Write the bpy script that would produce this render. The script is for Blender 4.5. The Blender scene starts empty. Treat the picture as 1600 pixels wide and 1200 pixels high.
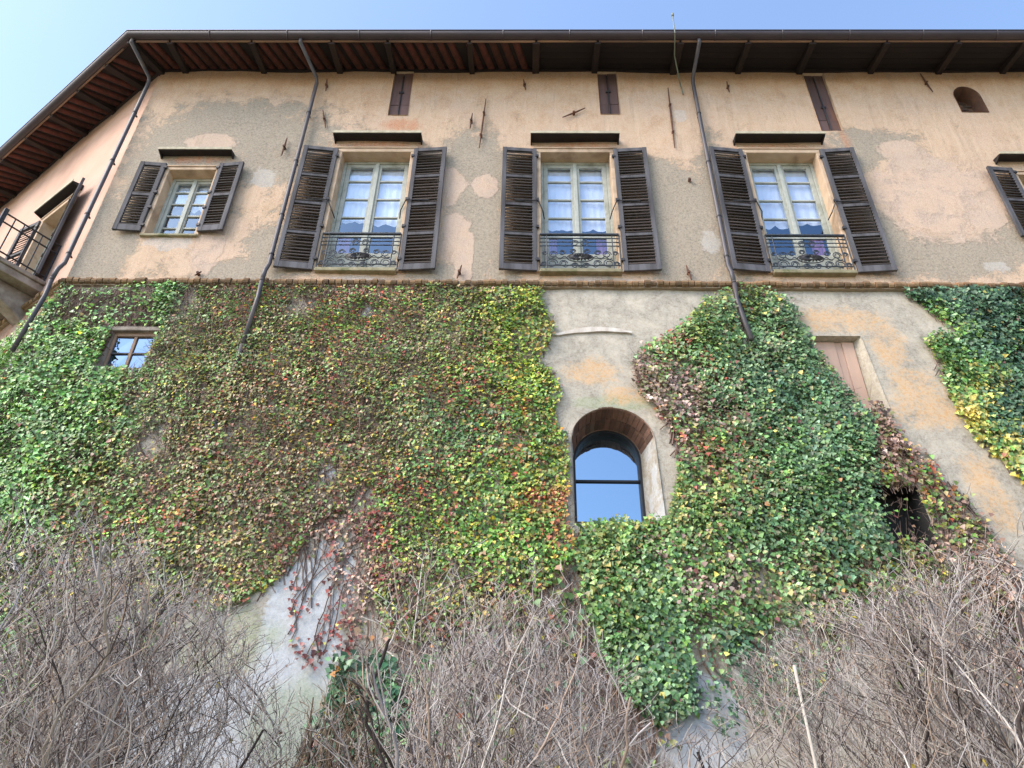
import bpy, math, random
import numpy as np
from mathutils import Vector, Matrix, Euler
R = math.radians
random.seed(7); rng = np.random.default_rng(7)
scene = bpy.context.scene
COL = scene.collection

# ------------------------------------------------------------------ camera
PITCH, ROLL, YAW = R(34.3476), R(1.0758), R(-1.1493)
cd = bpy.data.cameras.new('camera'); cam = bpy.data.objects.new('camera', cd); COL.objects.link(cam)
cd.sensor_fit = 'HORIZONTAL'; cd.sensor_width = 36.0; cd.lens = 1200/1600*36.0
cd.clip_start = .05; cd.clip_end = 3000
fw = Vector((math.sin(YAW)*math.cos(PITCH), math.cos(YAW)*math.cos(PITCH), math.sin(PITCH)))
rt = Vector((math.cos(YAW), -math.sin(YAW), 0)); up = rt.cross(fw)
c_, s_ = math.cos(ROLL), math.sin(ROLL)
rt, up = c_*rt+s_*up, -s_*rt+c_*up
cam.matrix_world = Matrix(((rt.x, up.x, -fw.x, 0), (rt.y, up.y, -fw.y, -8.0), (rt.z, up.z, -fw.z, 1.6), (0, 0, 0, 1)))
scene.camera = cam

# ------------------------------------------------------------------ light
SUN_EL, SUN_AZ = R(42), R(240)         # azimuth clockwise from +Y
world = bpy.data.worlds.new('World'); scene.world = world; world.use_nodes = True
wn = world.node_tree.nodes; wl = world.node_tree.links
sky = wn.new('ShaderNodeTexSky'); sky.sky_type = 'NISHITA'; sky.sun_disc = False
sky.sun_elevation = SUN_EL; sky.sun_rotation = SUN_AZ
sky.air_density = 1.0; sky.dust_density = 1.8; sky.ozone_density = 1.5; sky.altitude = 200
bg = wn['Background']; bg.inputs['Strength'].default_value = 0.15
wl.new(sky.outputs[0], bg.inputs['Color'])
sd = bpy.data.lights.new('sun', 'SUN'); sun = bpy.data.objects.new('sun', sd); COL.objects.link(sun)
sd.energy = 1.1; sd.angle = R(30); sd.color = (1.0, 0.93, 0.84)
sv = Vector((math.sin(SUN_AZ)*math.cos(SUN_EL), math.cos(SUN_AZ)*math.cos(SUN_EL), math.sin(SUN_EL)))
sun.rotation_euler = sv.to_track_quat('Z', 'Y').to_euler(); sun.location = (-10, -20, 30)
vs = scene.view_settings
vs.view_transform = 'Standard'; vs.look = 'None'; vs.exposure = 1.62; vs.gamma = 1.0; vs.use_curve_mapping = False

# ------------------------------------------------------------------ helpers
def lin(r, g, b):
    f = lambda c: ((c/255+.055)/1.055)**2.4 if c > 10 else c/255/12.92
    return (f(r), f(g), f(b), 1.0)
def tag(o, label=None, cat=None, group=None, kind=None):
    if label: o['label'] = label
    if cat: o['category'] = cat
    if group: o['group'] = group
    if kind: o['kind'] = kind
    return o
def empty(name, loc=(0, 0, 0), parent=None):
    o = bpy.data.objects.new(name, None); COL.objects.link(o); o.location = loc; o.empty_display_size = .2
    if parent: o.parent = parent
    return o
def link(name, me, parent=None, mat=None):
    o = bpy.data.objects.new(name, me); COL.objects.link(o)
    if parent: o.parent = parent
    if mat and not me.materials: me.materials.append(mat)
    return o
def sub(child, parent, name=None):
    child.parent = parent; return child

class MB:
    """collects faces for one mesh object"""
    def __init__(s): s.v = []; s.f = []
    def add(s, vs_, fs_):
        n = len(s.v); s.v += [tuple(p) for p in vs_]; s.f += [tuple(i+n for i in f) for f in fs_]; return s
    def hexa(s, p):           # 8 points: bottom 4 ccw, top 4
        return s.add(p, [(0, 3, 2, 1), (4, 5, 6, 7), (0, 1, 5, 4), (1, 2, 6, 5), (2, 3, 7, 6), (3, 0, 4, 7)])
    def box(s, x0, x1, y0, y1, z0, z1):
        return s.hexa([(x0, y0, z0), (x1, y0, z0), (x1, y1, z0), (x0, y1, z0), (x0, y0, z1), (x1, y0, z1), (x1, y1, z1), (x0, y1, z1)])
    def tube(s, pts, rad, n=8, cap=True, flat=1.0):
        pts = [Vector(p) for p in pts]; N = len(pts)
        rr = rad if isinstance(rad, (list, tuple)) else [rad]*N
        base = len(s.v); prev = None
        for i, p in enumerate(pts):
            t = (pts[min(i+1, N-1)]-pts[max(i-1, 0)]).normalized()
            if prev is None:
                a = Vector((0, 0, 1)) if abs(t.z) < .9 else Vector((1, 0, 0))
                u = t.cross(a).normalized()
            else:
                u = (prev-t*prev.dot(t)).normalized()
            prev = u; w = t.cross(u)
            for k in range(n):
                an = 2*math.pi*k/n
                s.v.append(tuple(p+(u*math.cos(an)+w*math.sin(an)*flat)*rr[i]))
        for i in range(N-1):
            for k in range(n):
                a = base+i*n+k; b = base+i*n+(k+1) % n
                s.f.append((a, b, b+n, a+n))
        if cap:
            s.f.append(tuple(base+k for k in range(n))[::-1]); s.f.append(tuple(base+(N-1)*n+k for k in range(n)))
        return s
    def mesh(s, name, mat=None, smooth=False):
        me = bpy.data.meshes.new(name); me.from_pydata(s.v, [], s.f); me.update()
        if smooth: me.polygons.foreach_set('use_smooth', [True]*len(me.polygons))
        if mat: me.materials.append(mat)
        return me
    def build(s, name, mat, parent=None, smooth=False, bevel=0):
        o = link(name, s.mesh(name, mat, smooth), parent)
        if bevel:
            m = o.modifiers.new('bevel', 'BEVEL'); m.width = bevel; m.segments = 2; m.limit_method = 'ANGLE'
        return o

def raw_mesh(name, V, T, colors=None, mat=None):
    """fast triangle mesh, colours per vertex (real leaf / bark colours)"""
    me = bpy.data.meshes.new(name); V = np.asarray(V, np.float32); T = np.asarray(T, np.int32)
    k = T.shape[1]
    me.vertices.add(len(V)); me.vertices.foreach_set('co', V.ravel())
    me.loops.add(T.size); me.loops.foreach_set('vertex_index', T.ravel())
    me.polygons.add(len(T)); me.polygons.foreach_set('loop_start', np.arange(0, T.size, k, dtype=np.int32))
    me.polygons.foreach_set('loop_total', np.full(len(T), k, np.int32))
    me.update(); me.validate()
    if colors is not None:
        a = me.color_attributes.new('tint', 'FLOAT_COLOR', 'POINT')
        c = np.ones((len(V), 4), np.float32); c[:, :3] = colors; a.data.foreach_set('color', c.ravel())
    if mat: me.materials.append(mat)
    return me

def vnoise(x, z, seed=0, octaves=4):
    x = np.asarray(x, float); z = np.asarray(z, float); out = np.zeros(np.broadcast(x, z).shape); amp = 1.; tot = 0
    for o in range(octaves):
        g = np.random.default_rng(seed+o*101).random((64, 64))
        X = x*(2**o)+o*3.7+1000; Z = z*(2**o)+o*9.1+1000
        xi = np.floor(X).astype(int); zi = np.floor(Z).astype(int); fx = X-xi; fz = Z-zi
        fx = fx*fx*(3-2*fx); fz = fz*fz*(3-2*fz)
        a = g[xi % 64, zi % 64]; b = g[(xi+1) % 64, zi % 64]; c = g[xi % 64, (zi+1) % 64]; d = g[(xi+1) % 64, (zi+1) % 64]
        out += amp*((a*(1-fx)+b*fx)*(1-fz)+(c*(1-fx)+d*fx)*fz); tot += amp; amp *= .55
    return out/tot
def inpoly(px, pz, poly):
    px = np.asarray(px); pz = np.asarray(pz); ins = np.zeros(px.shape, bool); n = len(poly)
    for i in range(n):
        x1, z1 = poly[i]; x2, z2 = poly[(i+1) % n]
        if z1 == z2: continue
        c = ((z1 > pz) != (z2 > pz)) & (px < (x2-x1)*(pz-z1)/(z2-z1)+x1); ins ^= c
    return ins

# ------------------------------------------------------------------ materials
class NT:
    def __init__(s, name):
        s.m = bpy.data.materials.new(name); s.m.use_nodes = True
        s.n = s.m.node_tree.nodes; s.l = s.m.node_tree.links; s.b = s.n['Principled BSDF']
    def node(s, t, **kw):
        o = s.n.new(t)
        for k, v in kw.items(): setattr(o, k, v)
        return o
    def put(s, a, inp):
        if isinstance(a, (int, float)): inp.default_value = a
        elif isinstance(a, tuple): inp.default_value = a
        else: s.l.new(a, inp)
    def coord(s, scale=(1, 1, 1), which='Object'):
        tc = s.node('ShaderNodeTexCoord'); mp = s.node('ShaderNodeMapping'); mp.inputs['Scale'].default_value = scale
        s.l.new(tc.outputs[which], mp.inputs['Vector']); return mp.outputs[0]
    def noise(s, vec, scale, detail=6, rough=.6, dist=0.):
        n = s.node('ShaderNodeTexNoise'); n.inputs['Scale'].default_value = scale; n.inputs['Detail'].default_value = detail
        n.inputs['Roughness'].default_value = rough; n.inputs['Distortion'].default_value = dist
        s.l.new(vec, n.inputs['Vector']); return n.outputs['Fac']
    def ramp(s, fac, p0, p1, c0=(0, 0, 0, 1), c1=(1, 1, 1, 1)):
        r = s.node('ShaderNodeValToRGB'); e = r.color_ramp.elements
        e[0].position = p0; e[0].color = c0; e[1].position = p1; e[1].color = c1
        s.l.new(fac, r.inputs[0]); return r.outputs[0]
    def math(s, op, a, b=0.):
        m = s.node('ShaderNodeMath', operation=op); s.put(a, m.inputs[0]); s.put(b, m.inputs[1]); return m.outputs[0]
    def mix(s, fac, a, b, blend='MIX'):
        m = s.node('ShaderNodeMix', data_type='RGBA', blend_type=blend)
        s.put(fac, m.inputs[0]); s.put(a, m.inputs[6]); s.put(b, m.inputs[7]); return m.outputs[2]
    def attr(s, name):
        a = s.node('ShaderNodeAttribute', attribute_name=name); return a
    def bump(s, h, strength, dist=.01):
        b = s.node('ShaderNodeBump'); b.inputs['Strength'].default_value = strength; b.inputs['Distance'].default_value = dist
        s.put(h, b.inputs['Height']); s.l.new(b.outputs[0], s.b.inputs['Normal']); return b

def aged(name, c1, c2, scale=6, rough=.8, stretch=(1, 1, 1), metal=0., bump=.3, rnd=.25, c3=None, lo=.35, hi=.65):
    t = NT(name); v = t.coord(stretch)
    n = t.noise(v, scale); col = t.mix(t.ramp(n, lo, hi), c1, c2)
    if c3: col = t.mix(t.ramp(t.noise(v, scale*.37, 5, .65, .5), .52, .68), col, c3)
    if rnd:
        oi = t.node('ShaderNodeObjectInfo'); k = t.math('ADD', t.math('MULTIPLY', oi.outputs['Random'], rnd*2), 1-rnd)
        hs = t.node('ShaderNodeHueSaturation'); t.put(k, hs.inputs['Value']); t.l.new(col, hs.inputs['Color']); col = hs.outputs[0]
    t.l.new(col, t.b.inputs['Base Color']); t.b.inputs['Roughness'].default_value = rough; t.b.inputs['Metallic'].default_value = metal
    if bump: t.bump(t.noise(v, scale*4, 5, .7), bump, .006)
    return t.m

def plaster_upper():
    t = NT('ochre_plaster'); v = t.coord()
    big = t.noise(v, .9, 5, .6); mid = t.noise(v, 3.2, 8, .68, .4); fine = t.noise(v, 22, 8, .75); grit = t.noise(v, 90, 4, .8)
    streak = t.noise(t.coord((6, 6, .7)), 1.6, 7, .7, .6)
    base = t.mix(t.ramp(big, .35, .68), lin(208, 175, 143), lin(202, 172, 148))
    base = t.mix(t.math('MULTIPLY', t.ramp(mid, .46, .62), .55), base, lin(196, 158, 122))
    base = t.mix(t.math('MULTIPLY', t.ramp(streak, .5, .66), .42), base, lin(226, 198, 168))
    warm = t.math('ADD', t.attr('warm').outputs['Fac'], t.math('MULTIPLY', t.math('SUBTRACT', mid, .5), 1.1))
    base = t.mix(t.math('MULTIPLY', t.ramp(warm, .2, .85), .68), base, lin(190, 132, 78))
    g = t.math('ADD', t.attr('grey').outputs['Fac'], t.math('ADD', t.math('MULTIPLY', t.math('SUBTRACT', mid, .5), 2.1), t.math('MULTIPLY', t.math('SUBTRACT', fine, .5), 1.7)))
    gm = t.ramp(g, .34, .62)
    gcol = t.mix(t.ramp(fine, .35, .65), lin(128, 120, 106), lin(162, 152, 135))
    col = t.mix(t.math('MULTIPLY', gm, .95), base, gcol)
    p = t.math('ADD', t.attr('pale').outputs['Fac'], t.math('ADD', t.math('MULTIPLY', t.math('SUBTRACT', mid, .5), 1.35), t.math('MULTIPLY', t.math('SUBTRACT', fine, .5), .4)))
    pm = t.ramp(p, .46, .57)
    col = t.mix(t.math('MULTIPLY', pm, .9), col, t.mix(t.ramp(mid, .4, .6), lin(206, 176, 152), lin(198, 172, 154)))
    w = t.math('ADD', t.attr('white').outputs['Fac'], t.math('ADD', t.math('MULTIPLY', t.math('SUBTRACT', mid, .5), 2.6), t.math('MULTIPLY', t.math('SUBTRACT', fine, .5), .8)))
    col = t.mix(t.math('MULTIPLY', t.ramp(w, .5, .64), .5), col, lin(198, 196, 192))
    dirt = t.noise(t.coord((9, 9, 1.0)), 1.1, 8, .75, .8)
    col = t.mix(t.math('MULTIPLY', t.ramp(dirt, .52, .74), .45), col, lin(138, 116, 94))
    cr = t.noise(v, 7.5, 10, .8, 1.2)
    col = t.mix(t.math('MULTIPLY', t.ramp(cr, .58, .68), .25), col, lin(156, 138, 118))
    rs = t.math('ADD', t.attr('rust').outputs['Fac'], t.math('MULTIPLY', t.math('SUBTRACT', streak, .5), 1.6))
    col = t.mix(t.math('MULTIPLY', t.ramp(rs, .35, .85), .65), col, lin(196, 110, 52))
    sp1 = t.noise(v, 34, 6, .8, .3); sp2 = t.noise(v, 13, 9, .78, .6)
    col = t.mix(t.math('MULTIPLY', t.ramp(sp2, .50, .66), .22), col, lin(168, 148, 126))
    col = t.mix(t.math('MULTIPLY', t.ramp(sp1, .52, .66), .24), col, lin(140, 122, 104))
    col = t.mix(t.math('MULTIPLY', t.ramp(sp1, .48, .34), .25), col, lin(224, 204, 178))
    col = t.mix(t.math('MULTIPLY', t.ramp(grit, .4, .62), .34), col, lin(120, 100, 80), 'MULTIPLY')
    t.l.new(col, t.b.inputs['Base Color']); t.b.inputs['Roughness'].default_value = .92
    h = t.math('ADD', t.math('MULTIPLY', fine, .5), t.math('ADD', t.math('MULTIPLY', grit, .25), t.math('MULTIPLY', t.math('SUBTRACT', pm, gm), .45)))
    t.bump(h, .8, .016); return t.m
def plaster_lower():
    t = NT('grey_plaster'); v = t.coord()
    big = t.noise(v, .8, 5, .6); mid = t.noise(v, 3.0, 8, .7, .5); fine = t.noise(v, 20, 8, .75); grit = t.noise(v, 80, 4, .8)
    streak = t.noise(t.coord((5, 5, .6)), 1.8, 7, .7, .5)
    col = t.mix(t.ramp(mid, .38, .64), lin(136, 126, 110), lin(184, 172, 152))
    col = t.mix(t.math('MULTIPLY', t.ramp(streak, .5, .68), .5), col, lin(132, 124, 110))
    col = t.mix(t.math('MULTIPLY', t.ramp(fine, .52, .68), .5), col, lin(200, 192, 178))
    col = t.mix(t.math('MULTIPLY', t.ramp(t.noise(v, 9, 10, .8, 1.0), .54, .66), .55), col, lin(104, 98, 88))
    w = t.math('ADD', t.attr('white').outputs['Fac'], t.math('ADD', t.math('MULTIPLY', t.math('SUBTRACT', mid, .5), 1.4), t.math('MULTIPLY', t.math('SUBTRACT', fine, .5), .4)))
    col = t.mix(t.math('MULTIPLY', t.ramp(w, .42, .58), .9), col, t.mix(t.ramp(fine, .4, .6), lin(160, 163, 166), lin(182, 186, 190)))
    al = t.math('ADD', t.attr('algae').outputs['Fac'], t.math('MULTIPLY', t.math('SUBTRACT', mid, .5), 1.6))
    col = t.mix(t.math('MULTIPLY', t.ramp(al, .35, .7), .6), col, lin(128, 140, 100))
    li = t.math('ADD', t.attr('lichen').outputs['Fac'], t.math('ADD', t.math('MULTIPLY', t.math('SUBTRACT', mid, .5), 1.5), t.math('MULTIPLY', t.math('SUBTRACT', fine, .5), 1.6)))
    col = t.mix(t.math('MULTIPLY', t.ramp(li, .42, .85), .75), col, lin(194, 148, 92))
    sp1 = t.noise(v, 30, 6, .8, .3)
    col = t.mix(t.math('MULTIPLY', t.ramp(sp1, .52, .66), .3), col, lin(110, 104, 94))
    col = t.mix(t.math('MULTIPLY', t.ramp(sp1, .48, .34), .25), col, lin(204, 198, 186))
    br = t.math('ADD', t.attr('brick').outputs['Fac'], t.math('MULTIPLY', t.math('SUBTRACT', mid, .5), 1.5))
    col = t.mix(t.math('MULTIPLY', t.ramp(br, .45, .7), .8), col, lin(138, 98, 74))
    t.l.new(col, t.b.inputs['Base Color']); t.b.inputs['Roughness'].default_value = .93
    t.bump(t.math('ADD', t.math('MULTIPLY', fine, .6), t.math('ADD', t.math('MULTIPLY', grit, .3), t.math('MULTIPLY', mid, .6))), .7, .014); return t.m
def tinted(name, rough=.6, trans=0., spec=.4):
    t = NT(name); a = t.attr('tint'); t.l.new(a.outputs['Color'], t.b.inputs['Base Color'])
    t.b.inputs['Roughness'].default_value = rough; t.b.inputs['Specular IOR Level'].default_value = spec
    if trans:
        tr = t.node('ShaderNodeBsdfTranslucent'); t.l.new(a.outputs['Color'], tr.inputs[0])
        mx = t.node('ShaderNodeMixShader'); mx.inputs[0].default_value = trans
        t.l.new(t.b.outputs[0], mx.inputs[1]); t.l.new(tr.outputs[0], mx.inputs[2]); t.l.new(mx.outputs[0], t.n['Material Output'].inputs[0])
    return t.m
def glass_mat(name, refl, tint, rough=.02, clear=True, wav=.12):
    t = NT(name); gl = t.node('ShaderNodeBsdfGlossy'); gl.inputs['Roughness'].default_value = rough; gl.inputs['Color'].default_value = tint
    if clear: tr = t.node('ShaderNodeBsdfTransparent'); tr.inputs[0].default_value = (.85, .9, .95, 1)
    else: tr = t.node('ShaderNodeBsdfDiffuse'); tr.inputs[0].default_value = (.01, .014, .02, 1)
    mx = t.node('ShaderNodeMixShader'); mx.inputs[0].default_value = refl
    bp = t.node('ShaderNodeBump'); bp.inputs['Strength'].default_value = wav; bp.inputs['Distance'].default_value = .02
    t.l.new(t.noise(t.coord(), 2.2, 2), bp.inputs['Height']); t.l.new(bp.outputs[0], gl.inputs['Normal'])
    t.l.new(tr.outputs[0], mx.inputs[1]); t.l.new(gl.outputs[0], mx.inputs[2]); t.l.new(mx.outputs[0], t.n['Material Output'].inputs[0])
    return t.m

M = {}
M['upper'] = plaster_upper(); M['lower'] = plaster_lower()
M['surround'] = aged('cream_surround', lin(198, 172, 144), lin(182, 154, 126), 5, .85, bump=.35, rnd=.05, c3=lin(146, 122, 98))
M['frame'] = aged('pale_green_paint', lin(160, 162, 150), lin(176, 177, 166), 9, .6, bump=.15, rnd=.05, c3=lin(132, 134, 118))
M['shut_frame'] = aged('weathered_grey_wood', lin(56, 53, 54), lin(94, 91, 94), 6, .8, (1, 1, .15), bump=.6, rnd=.12, c3=lin(44, 38, 38))
M['slat'] = aged('dark_slat_wood', lin(46, 37, 32), lin(70, 58, 50), 7, .85, (.3, 1, 3), bump=.5, rnd=.35, c3=lin(26, 22, 21))
M['iron'] = aged('dark_iron', lin(38, 38, 42), lin(60, 56, 56), 14, .6, bump=.2, rnd=.1, metal=.3)
M['railiron'] = aged('grey_green_iron', lin(34, 38, 44), lin(60, 66, 72), 18, .6, bump=.2, rnd=.08)
M['rustiron'] = aged('rusty_iron', lin(70, 48, 38), lin(110, 70, 48), 20, .85, bump=.3, rnd=.2)
M['hood'] = aged('dark_hood', lin(26, 20, 20), lin(38, 30, 27), 8, .8, bump=.2, rnd=.1)
M['lit_hoodedge'] = aged('lit_hood_edge', lin(190, 180, 154), lin(160, 150, 126), 12, .8, bump=.2, rnd=.05)  # cream tone stands in for light caught on the hood's front edge
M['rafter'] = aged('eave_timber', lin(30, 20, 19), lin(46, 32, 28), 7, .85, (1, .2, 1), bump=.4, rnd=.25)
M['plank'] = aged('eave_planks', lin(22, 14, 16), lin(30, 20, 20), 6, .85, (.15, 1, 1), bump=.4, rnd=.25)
M['tile'] = aged('terracotta', lin(84, 42, 33), lin(52, 28, 24), 9, .85, bump=.3, rnd=.35)
M['fascia'] = aged('fascia_wood', lin(150, 116, 90), lin(110, 88, 76), 3, .8, (.3, 1, 1), bump=.2, rnd=.2)
M['gutter'] = aged('brown_gutter', lin(50, 40, 46), lin(64, 52, 56), 4, .45, (.4, 1, 1), bump=.08, rnd=.05)
M['pipe'] = aged('grey_downpipe', lin(62, 58, 62), lin(84, 78, 78), 6, .5, (1, 1, .3), bump=.1, rnd=.06, c3=lin(96, 82, 72))
M['pipedark'] = aged('dark_downpipe', lin(44, 46, 62), lin(60, 60, 74), 6, .5, bump=.1, rnd=.05)
M['brick'] = aged('string_brick', lin(148, 104, 74), lin(118, 98, 70), 14, .95, bump=.9, rnd=.45, c3=lin(84, 78, 52))
M['redbrick'] = aged('red_brick', lin(112, 80, 64), lin(92, 68, 56), 12, .92, bump=.7, rnd=.4, c3=lin(92, 78, 66))
M['mortar'] = aged('lime_mortar', lin(170, 150, 124), lin(140, 124, 104), 12, .95, bump=.6, rnd=0)
M['stone'] = aged('sill_stone', lin(150, 140, 112), lin(122, 114, 86), 10, .9, bump=.5, rnd=.1, c3=lin(96, 98, 62))
M['slabstone'] = aged('balcony_stone', lin(156, 146, 134), lin(118, 104, 92), 6, .9, bump=.5, rnd=.1, c3=lin(90, 72, 58))
M['hatch'] = aged('hatch_wood', lin(104, 80, 76), lin(84, 62, 58), 6, .85, (1, 1, .15), bump=.4, rnd=.2, c3=lin(128, 84, 56))
M['oldwood'] = aged('old_window_wood', lin(164, 132, 104), lin(140, 116, 98), 9, .8, bump=.3, rnd=.2)
M['pinkboard'] = aged('pink_board', lin(192, 160, 140), lin(176, 146, 128), 5, .85, (1, 1, .2), bump=.3, rnd=.1)
M['darkframe'] = aged('dark_window_frame', lin(14, 14, 18), lin(20, 20, 26), 8, .6, bump=.05, rnd=.05)
M['curtain'] = aged('white_curtain', (.90, .89, .93, 1), (.84, .83, .88, 1), 3, .9, (4, 1, .3), bump=.2, rnd=.05)
M['pinkcurtain'] = aged('pink_curtain', lin(206, 130, 160), lin(170, 96, 132), 5, .9, (6, 1, .2), bump=.2, rnd=.1)
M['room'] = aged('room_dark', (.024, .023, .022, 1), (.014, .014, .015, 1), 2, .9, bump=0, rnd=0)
M['glass'] = glass_mat('window_glass', .22, (.56, .77, 1.0, 1))
M['glassarch'] = glass_mat('arched_glass', .46, (.62, .82, 1.0, 1), clear=False, wav=.03)
M['glassold'] = glass_mat('old_glass', .36, (.45, .68, 1.0, 1), clear=False, wav=.25)
M['leaf'] = tinted('ivy_leaf', .42, .15, .45)
M['bark'] = tinted('twig_bark', .85, 0, .2)
M['roof'] = aged('roof_tiles', lin(150, 92, 70), lin(120, 76, 60), 8, .9, bump=.5, rnd=0)
M['ground'] = aged('gravel_ground', lin(150, 138, 118), lin(120, 116, 92), 3, .95, bump=.6, rnd=0, c3=lin(92, 104, 60))
M['stake'] = aged('pale_cane', lin(206, 198, 186), lin(176, 164, 150), 9, .8, (1, 1, .2), bump=.2, rnd=.05)
M['cane'] = aged('brown_cane', lin(160, 124, 92), lin(132, 100, 78), 9, .8, (1, 1, .2), bump=.2, rnd=.05)
M['rod'] = aged('green_rod', lin(120, 128, 112), lin(98, 104, 92), 9, .5, bump=.1, rnd=.0)

# ------------------------------------------------------------------ geometry of the place
CX = -6.43                       # building corner
ZS = 8.66; BT = math.tan(R(7.5)) # foot of the string course, batter of the lower wall
ZTOP = 13.74
MIT = math.tan(R(34.5/2))
AZ = R(55.5)
FR = {'main': (np.array([CX, 0, 0.]), np.array([1., 0, 0]), np.array([0, -1., 0])),
      'wing': (np.array([CX, 0, 0.]), np.array([-math.sin(AZ), math.cos(AZ), 0]), np.array([-math.cos(AZ), -math.sin(AZ), 0]))}
def P(fr, s, o, z):
    """point at s metres along a wall from the corner, o metres out of it, z up"""
    c, e, n = FR[fr]; return tuple(c+e*s+n*o+np.array([0, 0, z]))
def PA(fr, s, o, z):
    c, e, n = FR[fr]; s = np.asarray(s, float); o = np.asarray(o, float); z = np.asarray(z, float)
    return c[None]+s[:, None]*e[None]+o[:, None]*n[None]+z[:, None]*np.array([[0, 0, 1.]])
def off_low(z): return (ZS-z)*BT
def wobble(s, z, k): return (vnoise(s*.8+k, z*.8, 5, 3)-.5)*.05+(vnoise(s*5+k, z*5, 9, 2)-.5)*.010

building = empty('country_house')
tag(building, 'old ochre plastered country house with shuttered windows, wide eaves and sloping ivy-grown base', 'building')

def cuts(vals, step):
    vals = sorted(set(round(v, 4) for v in vals)); out = [vals[0]]
    for a, b in zip(vals, vals[1:]):
        n = max(1, int(math.ceil((b-a)/step)))
        out += [a+(b-a)*i/n for i in range(1, n+1)]
    return np.array(out)

def blobs(s, z, lst, soft=1.0):
    f = np.zeros_like(s)
    for (bx, bz, rx, rz) in lst:
        d = np.sqrt(((s-bx)/rx)**2+((z-bz)/rz)**2); f = np.maximum(f, np.clip(1.5-d*soft, 0, 1))
    return f

def wall_sheet(name, fr, s0, s1, z0, z1, holes, offset, mat, fields, step=.09, arches=(), k=0.):
    """plastered wall as a fine grid with real openings; x is measured from the corner"""
    ss = cuts([s0, s1]+[h[0] for h in holes]+[h[1] for h in holes]+[a[0] for a in arches]+[a[1] for a in arches], step)
    zz = cuts([z0, z1]+[h[2] for h in holes]+[h[3] for h in holes]+[a[2] for a in arches]+[a[4] for a in arches], step)
    S, Z = np.meshgrid(ss, zz, indexing='ij'); nS, nZ = S.shape
    sc = (ss[:-1]+ss[1:])/2; zc = (zz[:-1]+zz[1:])/2
    keep = np.ones((nS-1, nZ-1), bool)
    for (a, b, c, d) in holes: keep &= ~((sc[:, None] > a) & (sc[:, None] < b) & (zc[None] > c) & (zc[None] < d))
    for (a, b, c, sp, d) in arches: keep &= ~((sc[:, None] > a) & (sc[:, None] < b) & (zc[None] > c) & (zc[None] < d))
    i, j = np.nonzero(keep); q = np.stack([i*nZ+j, (i+1)*nZ+j, (i+1)*nZ+j+1, i*nZ+j+1], 1)
    s, z = S.ravel(), Z.ravel(); F = [q]
    for (a, b, c, sp, d) in arches:          # fill between a round arch and its block
        cols = np.linspace(a, b, 25); m = (a+b)/2; hw = (b-a)/2; ap = d-.02-sp
        zt = sp+ap*np.sqrt(np.clip(1-((cols-m)/hw)**2, 0, 1)); base = len(s)
        rows = 4
        for r in range(rows): s = np.concatenate([s, cols]); z = np.concatenate([z, zt+(d-zt)*r/(rows-1)])
        n = len(cols)
        F.append(np.array([(base+r*n+u, base+r*n+u+1, base+(r+1)*n+u+1, base+(r+1)*n+u) for r in range(rows-1) for u in range(n-1)]))
    o = offset(z)+wobble(s, z, k)
    w = np.clip(1-s/.6, 0, 1); sx = s-MIT*offset(z)*w
    o = o*1.0
    V = PA(fr, sx, o, z)
    me = raw_mesh(name, V, np.concatenate(F), None, mat)
    me.polygons.foreach_set('use_smooth', [True]*len(me.polygons))
    for an, fn in fields.items():
        at = me.attributes.new(an, 'FLOAT', 'POINT'); at.data.foreach_set('value', np.asarray(fn(s+CX, z), np.float32))
    return link(name, me, building)

GREY = [(-4.64, 12.04, 1.58, 0.76), (-5.65, 11.48, 0.62, 1.15), (-4.05, 11.18, 0.51, 0.38), (-6.19, 9.62, 0.47, 0.81), (-3.51, 9.38, 0.46, 0.52), (-4.05, 8.88, 0.54, 0.24), (-0.83, 11.19, 0.55, 0.94), (-0.77, 9.92, 0.38, 1.12), (-1.17, 8.9, 0.36, 0.24), (-0.28, 9.03, 0.22, 0.37), (-1.64, 11.34, 0.4, 0.31), (2.27, 10.2, 0.57, 0.85), (2.3, 9.29, 0.54, 0.51), (1.96, 11.05, 0.4, 0.3), (2.97, 10.48, 0.29, 1.34), (5.58, 11.75, 0.71, 0.35), (5.22, 11.52, 0.3, 0.39), (6.16, 11.29, 0.4, 0.12), (5.25, 9.69, 0.28, 0.53), (5.96, 9.32, 1.08, 0.38), (7.12, 10.37, 0.38, 0.28), (6.85, 9.83, 0.37, 0.4)]
PALE = [(-5.1, 11.76, 0.42, 0.24), (-4.58, 9.37, 0.23, 0.52), (-1.2, 10.75, 0.28, 0.44), (-0.63, 10.75, 0.2, 0.26), (-1.08, 9.65, 0.23, 0.53), (-0.88, 9.27, 0.14, 0.78), (5.94, 11.6, 0.38, 0.28), (6.22, 10.5, 1.05, 0.95)]
WHITEU = [(-5.21, 9.5, 0.42, 0.14), (2.65, 9.55, 0.14, 0.26), (6.59, 9.08, 0.18, 0.12), (1.01, 8.85, 0.62, 0.05), (-2.33, 8.85, 0.54, 0.05), (2.55, 12.45, .14, .16), (-4.05, 10.9, .2, .25)]
RUST = [(-2.03, 12.21, 0.32, 0.15), (5.12, 11.86, 0.07, 0.26), (-2.39, 11.68, 0.62, 0.11), (0.76, 11.66, 0.61, 0.11), (3.99, 11.65, 0.61, 0.09), (-5.25, 11.31, 0.51, 0.08)]
LICH = [(0.8, 7.13, 0.32, 0.22), (1.2, 6.72, 0.23, 0.15), (3.88, 8.07, 0.34, 0.25), (4.3, 8.08, 0.5, 0.25), (4.65, 7.61, 0.24, 0.47), (4.76, 6.96, 0.31, 0.32), (4.78, 6.56, 0.45, 0.3), (5.02, 5.65, 0.21, 0.26), (5.07, 5.23, 0.2, 0.33)]
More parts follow.
